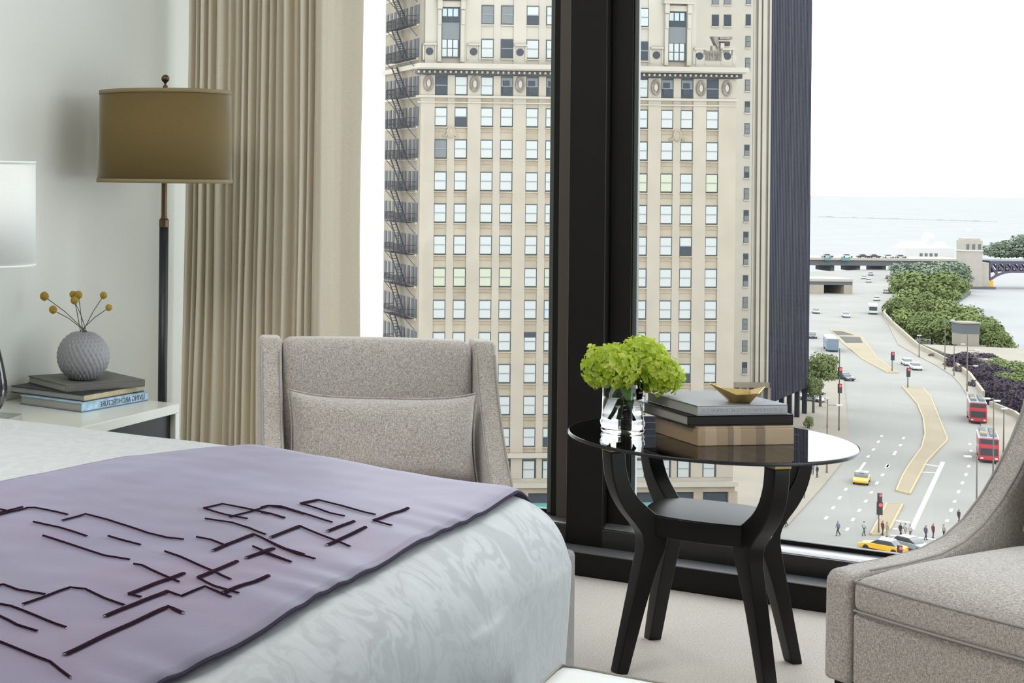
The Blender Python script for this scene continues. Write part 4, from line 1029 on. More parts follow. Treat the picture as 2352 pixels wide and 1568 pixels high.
# street-level storeys
bs = MB(); bs.box(-0.1, xe + 0.2, -0.1, 0.34, 0, 0.9, 0); bs.box(-0.1, xe + 0.2, -0.15, 0.34, 4.2, zbase, 0)
nb = 9
for i in range(nb + 1):
    xc = i * xe / nb; bs.box(xc - 0.55, xc + 0.55, -0.12, 0.34, 0.9, 4.2, 0)
for i in range(nb): bs.box(i * xe / nb + 0.55, (i + 1) * xe / nb - 0.55, 0.12, 0.34, 0.9, 4.2, 1)
for i in range(nb): bs.prism([(0.12, 3.0), (-1.0, 2.5), (-1.0, 2.35), (0.12, 2.4)], i * xe / nb + 0.7, (i + 1) * xe / nb - 0.7, 'x', 2)
bs.build('storefront', [M['stone_spandrel'], M['wdark'], M['teal']], OB)
lowz = FB.z(1078, 1240)
for ci, c in enumerate(cx_):
    if ci in hidden or ci < 4: rest.append((c, lowz)); continue
    put_window('b', c, lowz, OB)
rm = MB()
for x, z in rest:
    rm.box(x - hw, x + hw, 0.1, 0.3, z - WH / 2, z + WH / 2, 0); rm.box(x - hw + 0.1, x + hw - 0.1, 0.05, 0.12, z - WH / 2 + 0.1, z - 0.04, 1); rm.box(x - hw + 0.1, x + hw - 0.1, 0.05, 0.12, z + 0.04, z + WH / 2 - 0.14, 1)
tag(rm.build('more_windows', [M['wframe'], M['blind']], OB), kind='stuff')
# the narrow side with its fire escape
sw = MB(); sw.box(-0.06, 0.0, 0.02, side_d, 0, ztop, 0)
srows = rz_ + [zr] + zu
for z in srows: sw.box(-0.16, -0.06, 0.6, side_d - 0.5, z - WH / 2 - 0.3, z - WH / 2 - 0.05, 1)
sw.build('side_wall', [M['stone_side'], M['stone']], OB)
sy = [0.9, 2.1, 3.6, 5.4, 6.7, 8.2, 10.0, 11.6, 13.2]
sp0 = None
for z in srows[:9] + srows[11:14]:
    for y in sy:
        if sp0 is None:
            sp0 = MB(); sp0.box(-0.11, 0.0, -0.45, 0.45, -1.1, 1.1, 0); sp0.box(-0.13, -0.06, -0.38, 0.36, 0.02, 1.0, 1); sp0.box(-0.13, -0.06, -0.38, 0.36, -1.02, -0.04, 1)
            o = sp0.build('side_window', [M['wframe'], M['wdark']], OB); sp0 = o
        else:
            o = sp0.copy(); COL.objects.link(o); o.parent = OB
        o.location = (0, y, z)
fe = MB()
ya, yb, xd = 1.2, 9.6, -1.25
fe.box(xd, -0.12, ya, yb, -0.06, 0.0)
for q in range(22):
    y = ya + (yb - ya) * q / 21; fe.box(xd - 0.03, xd + 0.03, y - 0.03, y + 0.03, 0, 1.05)
for z in (0.5, 1.05): fe.box(xd - 0.03, xd + 0.03, ya, yb, z - 0.035, z + 0.035); fe.box(xd, -0.1, ya - 0.03, ya + 0.03, z - 0.03, z + 0.03); fe.box(xd, -0.1, yb - 0.03, yb + 0.03, z - 0.03, z + 0.03)
for xx in (xd + 0.12, xd + 0.72): fe.bar((xx, ya + 2.0, 0), (xx, yb - 1.8, 3.7), 0.06, 0.28)
for q in range(12):
    t = (q + 0.5) / 12; fe.box(xd + 0.12, xd + 0.72, ya + 2.0 + (yb - ya - 3.8) * t - 0.12, ya + 2.0 + (yb - ya - 3.8) * t + 0.12, 3.7 * t - 0.02, 3.7 * t + 0.02)
for y in (ya, yb): fe.bar((xd, y, 0), (-0.1, y, -1.3), 0.06)
f0 = None
for z in sorted(srows):
    if z < rz_[9]: continue
    if f0 is None: f0 = fe.build('fire_escape', M['iron'], OB); o = f0
    else:
        o = f0.copy(); COL.objects.link(o); o.parent = OB
    o.location = (0, 0, z - 1.2)
# ------------------------------------------------------------------ slimmer tower behind
FT = Frame(1540, 238.0, 0.0)
TB = empty('office_tower', FT.loc, FT.rz, 'slim pale tower with a column of small dark windows beside the black tower', 'building')
tx = lambda px: FT.x(px, 340)
tz = lambda py: FT.z(py, 1715)
mb = MB(); mb.box(0, tx(1728), 0, 9, 0, tz(-80)); mb.box(tx(1728), tx(1771), 0.6, 9, 0, tz(-80))
for a, b in ((1730, 1734), (1741, 1748), (1752, 1761), (1767, 1771)): mb.box(tx(a), tx(b), 0.2, 0.7, 0, tz(-80))
mb.build('wall', M['stone_pale'], TB)
sf = MB(); n = 14; wx = tx(1771)
sf.box(0, wx, -0.25, 0, 8.6, 9.4, 0); sf.box(0, wx, -0.12, 0, 4.3, 4.9, 0)
for i in range(n + 1): sf.box(i * wx / n - 0.22, i * wx / n + 0.22, -0.18, 0.0, 0, 8.6, 0)
for i in range(n): sf.box(i * wx / n + 0.22, (i + 1) * wx / n - 0.22, -0.04, 0.0, 0.6, 4.3, 1 + i % 2); sf.box(i * wx / n + 0.22, (i + 1) * wx / n - 0.22, -0.04, 0.0, 4.9, 8.6, 2 - i % 2)
sf.build('storefront', [M['stone_side'], M['wdark'], M['wslat']], TB)
def tower_window(px, py, w=0.80, h=1.75, mt='wslat'):
    x, z = FT.xz(px, py); m = MB(); m.box(x - w / 2, x + w / 2, -0.03, 0.2, z - h / 2, z + h / 2, 0); m.box(x - w / 2 + 0.1, x + w / 2 - 0.05, -0.05, 0.1, z - h / 2 + 0.08, z - 0.03, 1); m.box(x - w / 2 + 0.1, x + w / 2 - 0.05, -0.05, 0.1, z + 0.03, z + h / 2 - 0.12, 2)
    m.box(x - w / 2 - 0.06, x + w / 2 + 0.06, -0.15, 0.2, z - h / 2 - 0.2, z - h / 2, 3)
    m.build('window', [M['wframe'], M['wslat'] if R.random() < 0.7 else M['wdark'], M['wdark'] if R.random() < 0.5 else M['wslat'], M['stone_pale']], TB)
for i in range(20): tower_window(1719.5 - 0.0105 * (46 + 49.9 * i), -4 + 49.9 * i)
for y in (-3, 47): tower_window(1643, y, 1.1, 1.8); tower_window(1671, y, 1.15, 1.8)
for i in range(20):
    x, z = FT.xz(1738 - 0.0105 * (48 + 49.9 * i), -2 + 49.9 * i); MB().box(x - 0.13, x + 0.13, 0.5, 0.7, z - 0.6, z + 0.6).build('slit_window', M['wslat'], TB)
# ------------------------------------------------------------------ dark modern tower on columns
E2 = Vector((uv(1856, 888)[0] * 268, 268.0)); dd = Vector((0.784, 1)).normalized(); S2 = E2 - dd * 27
DB = empty('glass_tower', cw(S2.x, S2.y, GZ), YAW + math.atan2(dd.y, dd.x), 'black modern curtain-wall tower standing on slender columns', 'building')
mb = MB(); mb.box(0, 27, 0, 30, 4.7, 115); mb.build('curtain_wall', M['curtainwall'], DB)
mb = MB()
for i in range(28): mb.box(i - 0.03, i + 0.03, -0.08, 0, 4.7, 115)
mb.build('mullion_fins', M['mull'], DB)
MB().box(3, 24, 4.5, 26, 0, 4.7).build('lobby', M['wslat'], DB)
for i in range(6): MB().box(i * 5.25 - 0.1 + 0.1, i * 5.25 + 0.65, 0.1, 0.8, 0, 4.7).build('column', M['mull'], DB)
# ------------------------------------------------------------------ ground, river
def ground(name, px_pts, m, z0, z1, zproj=None):
    pts = [at_z(px, py, zproj if zproj is not None else GZ) for px, py in px_pts]
    mb = MB(); mb.prism([(p.x, p.y) for p in pts], z0, z1, 'z'); o = mb.build(name, m); return struct(o)
par_line = [(2700, 1030), (2352, 975), (2331, 958), (2275, 935), (2262, 928), (2259, 911), (2228, 868), (2197, 844), (2161, 826), (2108, 799), (2076, 770), (2054, 750), (2030, 724), (2036, 716), (2060, 690), (2077, 660), (2078, 632)]
ground('road', [(700, 1420), (2700, 1560)] + par_line + [(2060, 619), (1983, 619), (1500, 640), (1300, 720)], M['asphalt'], GZ - 6, GZ)
Pw = lambda X, Z: cw(X, Z, 0)
wv = [Pw(75, 250), Pw(900, 150), Pw(3200, 3900), Pw(1500, 3900)]
struct(MB().prism([(p.x, p.y) for p in wv], WZ - 1, WZ, 'z').build('river', M['water']))
LZ = GZ - 4.6
ground('embankment', [(2700, 1060), (2352, 990), (2220, 880), (2100, 810), (2020, 725), (2080, 640), (2050, 622), (2200, 655), (2230, 668), (2180, 700), (2190, 735), (2280, 790), (2330, 810), (2420, 815), (2700, 900)], M['bank'], WZ - 0.5, LZ, LZ)
ground('sidewalk_1', [(2025, 727), (2040, 746), (2063, 792), (2110, 819), (2152, 841), (2188, 864), (2206, 884), (2232, 926), (2266, 1010), (2290, 1070), (2300, 1140), (2290, 1260), (2600, 1300), (2600, 1014), (2352, 975), (2331, 958), (2275, 935), (2262, 928), (2259, 911), (2228, 868), (2197, 844), (2161, 826), (2108, 799), (2076, 770), (2054, 750)], M['concrete'], GZ - 0.1, GZ + 0.15)
ground('sidewalk_2', [(1700, 845), (1900, 845), (1938, 850), (1940, 900), (1946, 960), (1946, 1010), (1940, 1056), (1895, 1112), (1805, 1213), (1300, 1200), (1300, 900)], M['concrete'], GZ - 0.1, GZ + 0.15)
ground('plaza', [(2116, 792), (2352, 802), (2500, 806), (2500, 842), (2270, 829), (2180, 815)], M['concrete'], GZ - 1.6, GZ + 0.2)
ground('underpass', [(2268, 832), (2500, 846), (2500, 848), (2268, 834)], M['deckdark'], LZ, GZ - 0.2)
def parapet_wall():
    mb = MB(); pts = [at_z(px, py, GZ) for px, py in par_line]
    def run(a, b):
        for i in range(a, b - 1):
            p, q = pts[i], pts[i + 1]; mb.bar((p.x, p.y, GZ + 0.55), (q.x, q.y, GZ + 0.55), 0.45, 1.1)
    run(0, 4); run(5, len(pts)); return mb.build('stone_parapet', M['parapet'])
struct(parapet_wall())
def island(name, pts, label):
    o = ground(name, pts, M['median'], GZ - 0.1, GZ + 0.16); P = [at_z(px, py, GZ) for px, py in pts]
    k = MB()
    for a, b in zip(P, P[1:] + P[:1]): k.bar((a.x, a.y, GZ + 0.1), (b.x, b.y, GZ + 0.1), 0.22, 0.2)
    k.build('kerb', M['kerb'], o); return o
m1 = island('median_1', [(1908, 757), (1930, 757), (1958, 766), (1980, 775), (1998, 800), (2015, 823), (2062, 857), (2041, 857), (1983, 826), (1936, 788)], '')
island('median_2', [(2073, 888), (2120, 893), (2137, 911), (2175, 1007), (2175, 1013), (2128, 1062), (2108, 1100), (2089, 1136), (2059, 1128), (2072, 1097), (2085, 1074), (2117, 1029), (2125, 998), (2121, 962), (2108, 929)], '')
island('median_3', [(2037, 1157), (2073, 1159), (2044, 1216), (2021, 1229), (2000, 1229)], '')
pm = MB()
for poly in ([(1911, 759), (1934, 760), (1962, 769), (1922, 769)], [(1928, 772), (1975, 774), (1982, 787), (1943, 787)]):
    P = [at_z(px, py, GZ + 0.2) for px, py in poly]; pm.prism([(p.x, p.y) for p in P], GZ + 0.1, GZ + 0.2, 'z')
pm.build('ventilation_shaft', M['pit'], m1)  # flat dark slabs, shade inside the openings put into the colour
lm = MB()
def dash(a, b, w):
    p, q = G(*a), G(*b); lm.bar((p.x, p.y, GZ + 0.02), (q.x, q.y, GZ + 0.02), w, 0.02)
dash((2166, 1061), (2094, 1216), 0.55)
for a, b in (((2124, 1066), (2154, 1071)), ((2115, 1084), (2149, 1086)), ((2055, 1195), (2090, 1200)), ((2050, 1214), (2090, 1218)), ((2044, 1229), (2166, 1240))): dash(a, b, 0.7)
dl = [(2226, 1068), (2220, 1087), (2212, 1106), (2203, 1126), (2194, 1149), (2186, 1168), (2177, 1193), (2167, 1214)], [(2042, 1067), (2029, 1088), (2016, 1106), (2003, 1128), (1991, 1148), (1976, 1169), (1961, 1190), (1948, 1212)], [(1987, 1062), (1945, 1121), (1931, 1140), (1916, 1163), (1900, 1186)], [(2026, 1000), (2019, 1012), (2008, 1030), (1996, 1046)], [(2076, 1004), (2070, 1020), (2058, 1036), (2040, 1066)], [(2227, 1018), (2230, 1033)]
for line in dl:
    for a, b in zip(line, line[1:] + [(2 * line[-1][0] - line[-2][0], 2 * line[-1][1] - line[-2][1])]):
        dash(a, (a[0] + (b[0] - a[0]) * 0.3, a[1] + (b[1] - a[1]) * 0.3), 0.35)
struct(lm.build('road_marking', M['paint']))
# ------------------------------------------------------------------ vehicles
def heading(a, b):
    p, q = G(*a), G(*b); return math.atan2(q.y - p.y, q.x - p.x)
def make_car(name, paint, label, glass=None, cab=None, L=4.6, W=1.82, H=1.45):
    r = empty(name, (0, 0, 0), 0, label, 'car')
    l = L / 2; w = W / 2
    body = [(-l, 0.35), (-l, 0.78), (-l + 0.25, 0.88), (-l + 1.0, 0.92), (l - 1.35, 0.90), (l - 0.15, 0.72), (l, 0.55), (l, 0.32), (-l + 0.1, 0.28)]
    MB().prism([(x, z) for x, z in body], -w, w, 'y').build('body', paint, r, bevel=0.08, bseg=3)
    g = MB(); g.prism([(-l + 0.65, 0.88), (-l + 1.15, H - 0.07), (l - 2.0, H - 0.07), (l - 1.2, 0.88)], -w + 0.10, w - 0.10, 'y')
    g.build('windows', M['carglass'], r, bevel=0.06)
    MB().box(-l + 1.2, l - 2.05, -w + 0.14, w - 0.14, H - 0.10, H).build('roof', cab or paint, r, bevel=0.05)
    for sx in (-l + 0.85, l - 0.85):
        for sy in (-w + 0.1, w - 0.1): MB().tube([(sx, sy - 0.11, 0.32), (sx, sy + 0.11, 0.32)], 0.32, 16).build('wheel', M['tyre'], r)
    for sy in (-w + 0.3, w - 0.3):
        MB().box(l - 0.12, l + 0.01, sy - 0.18, sy + 0.18, 0.55, 0.68).build('headlight', M['headlamp'], r); MB().box(-l - 0.01, -l + 0.06, sy - 0.18, sy + 0.18, 0.62, 0.78).build('tail_light', M['redlamp'], r)
    return r
def place(o, px, py, a, b, z=GZ):
    p = G(px, py); o.location = (p.x, p.y, z); o.rotation_euler.z = heading(a, b); return o
carw = make_car('car', M['carwhite'], 'white car waiting left of its pair beyond the tan traffic island'); place(carw, 2084, 838, (2020, 800), (2110, 846))
cars = make_car('car', M['carsilver'], 'silver car passing behind the yellow taxi at the crossing'); place(cars, 2092, 1262, (2050, 1258), (2125, 1276))
card = make_car('car', M['cardark'], 'dark car parked beneath the street tree'); place(card, 1908, 868, (1880, 862), (1930, 872))
taxi = make_car('taxi', M['taxi'], 'yellow taxi crossing the road behind the window sill', cab=M['carwhite']); place(taxi, 2028, 1266, (2065, 1278), (1990, 1264)); taxi['category'] = 'taxi'
# roof sign
sgn = MB().box(-0.15, 0.15, -0.3, 0.3, 1.45, 1.6).build('roof_sign', M['carwhite'], taxi)
def carcopy(src, px, py, a, b, label, group=None, z=GZ):
    c = dup(src, (0, 0, 0), 0, label, group); place(c, px, py, a, b); c.location.z = z
    if 'taxi' in label: c['category'] = 'taxi'
    return c
carcopy(taxi, 1979, 1108, (1995, 1072), (1965, 1135), 'yellow taxi driving alone in the middle of the road')
carcopy(carw, 2103, 848, (2050, 815), (2125, 858), 'white car nearest the parapet of the pair beyond the tan island')
carcopy(carw, 1943, 728, (1925, 715), (1955, 735), 'small white car in the left lanes before the white bus')
carcopy(cars, 1874, 719, (1866, 710), (1885, 728), 'grey car close to the dark tower on the far road')
carcopy(card, 1866, 776, (1858, 764), (1880, 790), 'dark car just emerging behind the dark tower edge')
carcopy(card, 1941, 872, (1925, 868), (1957, 876), 'dark car at the traffic signals beside the street tree')
carcopy(cars, 1866, 922, (1850, 920), (1885, 925), 'grey car parked on the plaza below the tree')
carcopy(card, 1866, 905, (1850, 902), (1885, 908), 'dark car parked in front of the columns')
far_cars = [(2014, 690, 0), (2035, 673, 1), (2048, 660, 0), (2058, 646, 1), (2060, 634, 0), (2000, 632, 1), (1995, 648, 0), (2040, 640, 2), (2052, 652, 2), (1985, 640, 0)]
for i, (px, py, t) in enumerate(far_cars):
    carcopy([carw, cars, card][t], px, py, (2045, 690), (2065, 640), ['small white car far up the curving road', 'small silver car far up the curving road', 'small dark car far up the curving road'][t], 'distant cars on the curving road')
def make_bus(name, label, paint, L, W, H, roof, decker, band):
    r = empty(name, (0, 0, 0), 0, label, 'bus'); l, w = L / 2, W / 2
    MB().box(-l, l, -w, w, 0.35, H).build('body', paint, r, bevel=0.15)
    MB().box(-l + 0.15, l - 0.15, -w + 0.12, w - 0.12, H - 0.02, H + 0.06).build('roof', roof, r)
    lv = ((0.50, 1.9), (2.55, 3.25)) if decker else ((1.3, 2.3),)
    lv = ((1.25, 2.15), (2.75, 3.45)) if decker else ((1.35, 2.35),)
    for z0, z1 in lv:
        MB().box(l - 0.05, l + 0.02, -w + 0.15, w - 0.15, z0 - (0.15 if z0 < 2 else 0), z1).build('windshield', M['carglass'], r)
        MB().box(-l - 0.02, -l + 0.05, -w + 0.2, w - 0.2, z0 + 0.15, z1).build('rear_window', band or M['carglass'], r)
        for s in (-1, 1):
            n = 7
            for q in range(n):
                a = -l + 0.6 + q * (L - 1.2) / n; MB().box(a, a + (L - 1.2) / n - 0.15, s * w - 0.03, s * w + 0.03, z0, z1).build('side_window', M['carglass'], r)
    for s in (-1, 1):
        MB().box(l - 0.04, l + 0.03, s * (w - 0.35) - 0.18, s * (w - 0.35) + 0.18, 0.6, 0.82).build('headlight', M['headlamp'], r)
        for sx in (-l + 2.2, l - 2.4): MB().tube([(sx, s * (w - 0.15) - 0.16, 0.5), (sx, s * (w - 0.15) + 0.16, 0.5)], 0.5, 18).build('wheel', M['tyre'], r)
    MB().box(l - 0.03, l + 0.06, -w + 0.05, w - 0.05, 0.30, 0.5).build('bumper', M['tyre'], r)
    return r
bus = make_bus('double_decker_bus', 'red open-top double-decker bus nearest the camera by the kerb', M['red'], 9.5, 2.5, 3.55, M['busgrey'], True, None)
for q in range(6):
    for s in (-0.6, 0.6): MB().box(-4 + q * 1.25, -3.6 + q * 1.25, s - 0.42, s + 0.42, 3.6, 4.0).build('seat', M['taxi'] if q == 4 and s < 0 else M['busgrey'], bus, bevel=0.04)
place(bus, 2268, 1052, (2248, 1000), (2275, 1090))
b2_ = dup(bus, (0, 0, 0), 0, 'red open-top double-decker bus following behind, farther up the kerb'); place(b2_, 2243, 965, (2215, 905), (2258, 1000))
for o in (bus, b2_): o['group'] = 'red tour buses'
coach = make_bus('coach', 'white-roofed coach with blue rear by the street tree', M['busblue'], 10.5, 2.5, 3.1, M['carwhite'], False, M['busgrey']); place(coach, 1908, 803, (1935, 835), (1888, 782))
shut = make_bus('bus', 'white bus coming down the far end of the road', M['carwhite'], 8, 2.4, 2.9, M['carwhite'], False, None); place(shut, 2005, 720, (2000, 700), (2007, 735))
# ------------------------------------------------------------------ people
def person_mesh(key, pose, top, bottom):
    mb = bpy.data.meshes.new('body'); sw = pose
    P = {'pel': (0, 0, 0.95), 'chest': (0.01, 0, 1.30), 'neck': (0.02, 0, 1.47), 'head': (0.035, 0, 1.58), 'crown': (0.035, 0, 1.70),
         'hl': (0, 0.09, 0.90), 'kl': (0.16 * sw + 0.03, 0.10, 0.50), 'al': (0.20 * sw - 0.02, 0.10, 0.07), 'tl': (0.20 * sw + 0.16, 0.11, 0.03),
         'hr': (0, -0.09, 0.90), 'kr': (-0.10 * sw + 0.03, -0.10, 0.50), 'ar': (-0.32 * sw, -0.10, 0.09), 'tr': (-0.32 * sw + 0.16, -0.11, 0.03),
         'sl': (0, 0.19, 1.40), 'el': (-0.10 * sw, 0.25, 1.13), 'wl': (0.02 - 0.05 * sw, 0.24, 0.90), 'fl': (0.04, 0.23, 0.80),
         'sr': (0, -0.19, 1.40), 'er': (0.10 * sw, -0.25, 1.13), 'wr': (0.14 * sw, -0.24, 0.92), 'fr': (0.18 * sw, -0.23, 0.83)}
    Ed = [('pel', 'chest'), ('chest', 'neck'), ('neck', 'head'), ('head', 'crown'), ('pel', 'hl'), ('hl', 'kl'), ('kl', 'al'), ('al', 'tl'), ('pel', 'hr'), ('hr', 'kr'), ('kr', 'ar'), ('ar', 'tr'),
          ('chest', 'sl'), ('sl', 'el'), ('el', 'wl'), ('wl', 'fl'), ('chest', 'sr'), ('sr', 'er'), ('er', 'wr'), ('wr', 'fr')]
    rad = {'pel': .15, 'chest': .17, 'neck': .06, 'head': .105, 'crown': .08, 'hl': .10, 'hr': .10, 'kl': .07, 'kr': .07, 'al': .05, 'ar': .05, 'tl': .045, 'tr': .045, 'sl': .07, 'sr': .07, 'el': .05, 'er': .05, 'wl': .038, 'wr': .038, 'fl': .035, 'fr': .035}
    ks = list(P); mb.from_pydata([P[k_] for k_ in ks], [(ks.index(a), ks.index(b)) for a, b in Ed], [])
    o = bpy.data.objects.new('body', mb); COL.objects.link(o)
    sk = o.modifiers.new('skin', 'SKIN'); sk.use_smooth_shade = True
    for i, k_ in enumerate(ks): o.data.skin_vertices[0].data[i].radius = (rad[k_], rad[k_]); o.data.skin_vertices[0].data[i].use_root = (i == 0)
    s = o.modifiers.new('sub', 'SUBSURF'); s.levels = 1
    dg = bpy.context.evaluated_depsgraph_get(); dg.update(); me = bpy.data.meshes.new_from_object(o.evaluated_get(dg)); bpy.data.objects.remove(o)
    me.materials.clear()
    for m_ in (M['skin'], M[top], M[bottom], M['cl_dark'], M['hair']): me.materials.append(m_)
    for p in me.polygons:
        c = p.center
        p.material_index = 4 if c.z > 1.62 or (c.z > 1.54 and c.x < -0.02) else 0 if c.z > 1.46 or (abs(c.y) > 0.19 and c.z < 1.16) else 3 if c.z < 0.09 else 2 if c.z < 0.98 else 1
        p.use_smooth = True
    return me
ppl = [((1925, 1230), 1.0, 'cl_blue', 'cl_dark', 'person in a blue shirt striding across the road, left of the crossing'), ((1984, 1230), 0.8, 'cl_white', 'cl_grey', 'person in a white top crossing left of the signal post'),
 ((2027, 1229), 0.4, 'cl_red', 'cl_dark', 'person in a maroon top at the signal post'), ((2038, 1232), 0.2, 'cl_tan', 'cl_tan', 'person in tan clothes beside the maroon-topped person'),
 ((2068, 1235), 0.8, 'cl_dark', 'cl_dark', 'person in dark clothes leading the trio on the crossing'), ((2079, 1235), 0.5, 'cl_white', 'cl_tan', 'person in a pale top in the middle of the trio on the crossing'), ((2091, 1238), 0.9, 'cl_white', 'cl_grey', 'person in a white shirt at the rear of the trio on the crossing'),
 ((2126, 1240), 0.7, 'cl_grey', 'cl_dark', 'person in grey walking ahead of the person in maroon on the crossing'), ((2143, 1236), 0.4, 'cl_red', 'cl_dark', 'person in maroon and black on the crossing'), ((2168, 1238), 0.5, 'cl_tan', 'cl_dark', 'person in tan nearest the armchair edge on the crossing'), ((2202, 1202), 0.5, 'cl_dark', 'cl_dark', 'person in dark clothes on the right-hand kerb'),
 ((1806, 1212), 0.8, 'cl_white', 'cl_dark', 'person in white walking at the corner beside the table leg'), ((1809, 1190), 0.4, 'cl_dark', 'cl_grey', 'person in dark clothes waiting at the corner'), ((1846, 1146), 0.2, 'cl_red', 'cl_dark', 'person in dark red standing alone on the pavement'),
 ((1866, 1092), 0.6, 'cl_blue', 'cl_grey', 'person in blue on the pavement under the glass table rim'), ((1877, 1099), 0.6, 'cl_dark', 'cl_dark', 'person in black beside the person in blue on the pavement')]
for i, (p, sw_, a, b, lab) in enumerate(ppl):
    g = G(*p); t = empty('person', (g.x, g.y, GZ + (0.15 if p[0] < 1900 and p[1] < 1213 else 0.0)), YAW + (PI if i % 3 == 0 else 0.3 * i if i > 10 else 0.0), lab, 'person')
    o = bpy.data.objects.new('body', person_mesh(i, sw_, a, b)); COL.objects.link(o); o.parent = t
# ------------------------------------------------------------------ posts, signals
def post(px, pyb, pyt, label, heads=(), arm=None, rad=0.11, name='lamp_post', cat='lamp post', signals=(), zb=None):
    b = G(px, pyb); dep = (b - CAM).dot(Vector((-SN, CS, 0))); H = (pyb - pyt) * dep / F_PX
    t = empty(name, b, YAW, label, cat)
    MB().tube([(0, 0, 0), (0, 0, 0.8), (0, 0, H)], [rad * 1.5, rad, rad * 0.6], 10).build('pole', M['steel'], t)
    for dx, dz in heads:
        h_ = MB().box(dx - 0.45, dx + 0.45, -0.2, 0.2, H + dz - 0.12, H + dz + 0.1); h_.build('lamp_head', M['lamphead'], t, bevel=0.05)
        if abs(dx) > 0.2: MB().bar((0, 0, H + dz), (dx, 0, H + dz), 0.09).build('arm', M['steel'], t)
    for q, (hz, sz) in enumerate(signals):
        sg = MB().box(-0.28 * sz, 0.28 * sz, -0.35, -0.02, H * hz - 0.75 * sz, H * hz + 0.75 * sz).build('signal_box', M['signal'], t, bevel=0.03)
        MB().tube([(0, -0.40, H * hz + 0.42 * sz), (0, -0.33, H * hz + 0.42 * sz)], 0.21 * sz, 14).build('signal_lens', M['redlamp'], sg)
    return t
post(1900, 984, 915, 'short lamp post with a dark lantern on the plaza', [(0, 0.0)])
post(1927, 990, 800, 'tall post with two red signals at the left kerb', [], signals=[(0.72, 1.0), (0.52, 1.0)], name='traffic_signal', cat='traffic light')
post(1899, 1088, 930, 'lamp post on the left pavement rising behind the table rim', [(1.6, 0)])
post(2049, 853, 811, 'traffic signal at the tip of the far tan island', [(0, 0.1)], signals=[(0.85, 1.2)], name='traffic_signal', cat='traffic light')
post(2085, 891, 848, 'traffic signal at the head of the near tan island', [(0, 0.1)], signals=[(0.85, 1.2)], name='traffic_signal', cat='traffic light')
post(2018, 1225, 1136, 'black traffic signal with red lamp by the crossing', [], signals=[(0.93, 0.75), (0.66, 1.0)], name='traffic_signal', cat='traffic light', rad=0.08)
post(2064, 1300, 1252, 'traffic signal in front of the silver car at the sill', [], signals=[(0.75, 0.8)], name='traffic_signal', cat='traffic light', rad=0.07)
post(2111, 820, 770, 'lamp post where the parapet begins to curve', [(0.0, 0)])
post(2170, 850, 735, 'lamp post standing before the riverside trees', [(1.5, 0)])
post(2191, 864, 790, 'lamp post midway along the curving pavement', [(1.8, 0)])
post(2221, 900, 768, 'double-headed lamp post before the plum bushes', [(1.8, -3.0), (1.6, -6.0)])
post(2305, 1042, 938, 'lamp post closest to the armchair back', [(0.0, 0)])
post(2243, 1162, 1048, 'lamp post with a short arm over the road, below the buses', [(-1.2, 0)])
post(2281, 1092, 915, 'tall lamp post beside the nearer red bus', [(0.4, -0.3), (-1.0, 0)])
# ------------------------------------------------------------------ trees
def crown_mesh(seed, n, ls):
    rr = random.Random(seed); mb = MB()
    blobs = [(Vector((rr.uniform(-.55, .55), rr.uniform(-.55, .55), rr.uniform(-.45, .55))), rr.uniform(0.34, 0.55)) for _ in range(13)] + [(Vector((0, 0, -0.1)), 0.72)]
    for _ in range(n):
        c, r = rr.choice(blobs); d = Vector((rr.gauss(0, 1), rr.gauss(0, 1), rr.gauss(0, 1))).normalized()
        p = c + d * r * rr.uniform(0.80, 1.05); p.z *= 0.85
        nn = (d + Vector((rr.uniform(-.6, .6), rr.uniform(-.6, .6), rr.uniform(-.3, .8)))).normalized()
        a = nn.cross(Vector((rr.uniform(-1, 1), rr.uniform(-1, 1), rr.uniform(-1, 1)))).normalized() * ls * rr.uniform(0.6, 1.2); b = nn.cross(a) * 0.6
        mb.add([tuple(p - a), tuple(p - b), tuple(p + a), tuple(p + b)], [(0, 1, 2, 3)])
    return mb
TREES = {}
def tree(px, py, H, r, kind, zg, label, cat='tree', name='tree', group=None, low=0.35):
    b = at_z(px, py, zg); t = empty(name, b, R.uniform(0, 6), label, cat, group)
    key = (kind, R.randrange(2))
    if key not in TREES:
        o = crown_mesh(hash(key[0]) % 97 + key[1] if False else {'leaf1': 3, 'leaf2': 13, 'leaf3': 23, 'leaf4': 33}[kind] + key[1], 3600, 0.075).build('crown', M[kind], None); TREES[key] = o
    else:
        o = TREES[key].copy(); COL.objects.link(o)
    o.parent = t; hh = H * (1 - low) / 2 / 0.85
    o.location = (0, 0, H - hh * 0.85); o.scale = (r, r, hh)
    MB().tube([(0, 0, -0.2), (0, 0, H * 0.3), (0.1, 0, H * 0.6)], [0.25, 0.2, 0.1], 8).build('trunk', M['bark'], t)
    return t
gl_ = 'leafy tree in the green riverside grove right of the curving road'
for px, py, H, r in [(2100, 785, 9, 6), (2140, 800, 9.5, 6.5), (2183, 806, 9, 6), (2228, 800, 8.5, 6), (2268, 806, 8, 5.5), (2292, 816, 6, 4), (2070, 755, 9, 5.5), (2108, 748, 11, 7), (2152, 760, 10, 7), (2200, 775, 9, 6.5), (2245, 785, 7.5, 5.5)]:
    tree(px, py, H * 1.08, r * 1.05, 'leaf1', LZ, gl_, group='riverside grove', low=0.05)
gl2 = 'hazy green tree at the back of the grove before the stone bridge house'
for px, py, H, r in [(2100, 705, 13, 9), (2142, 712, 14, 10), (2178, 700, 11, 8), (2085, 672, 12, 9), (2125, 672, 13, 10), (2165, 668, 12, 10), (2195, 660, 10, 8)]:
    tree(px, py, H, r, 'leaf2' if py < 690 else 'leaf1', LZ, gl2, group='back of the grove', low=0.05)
pl = 'plum-leaved tree growing below the pale parapet'
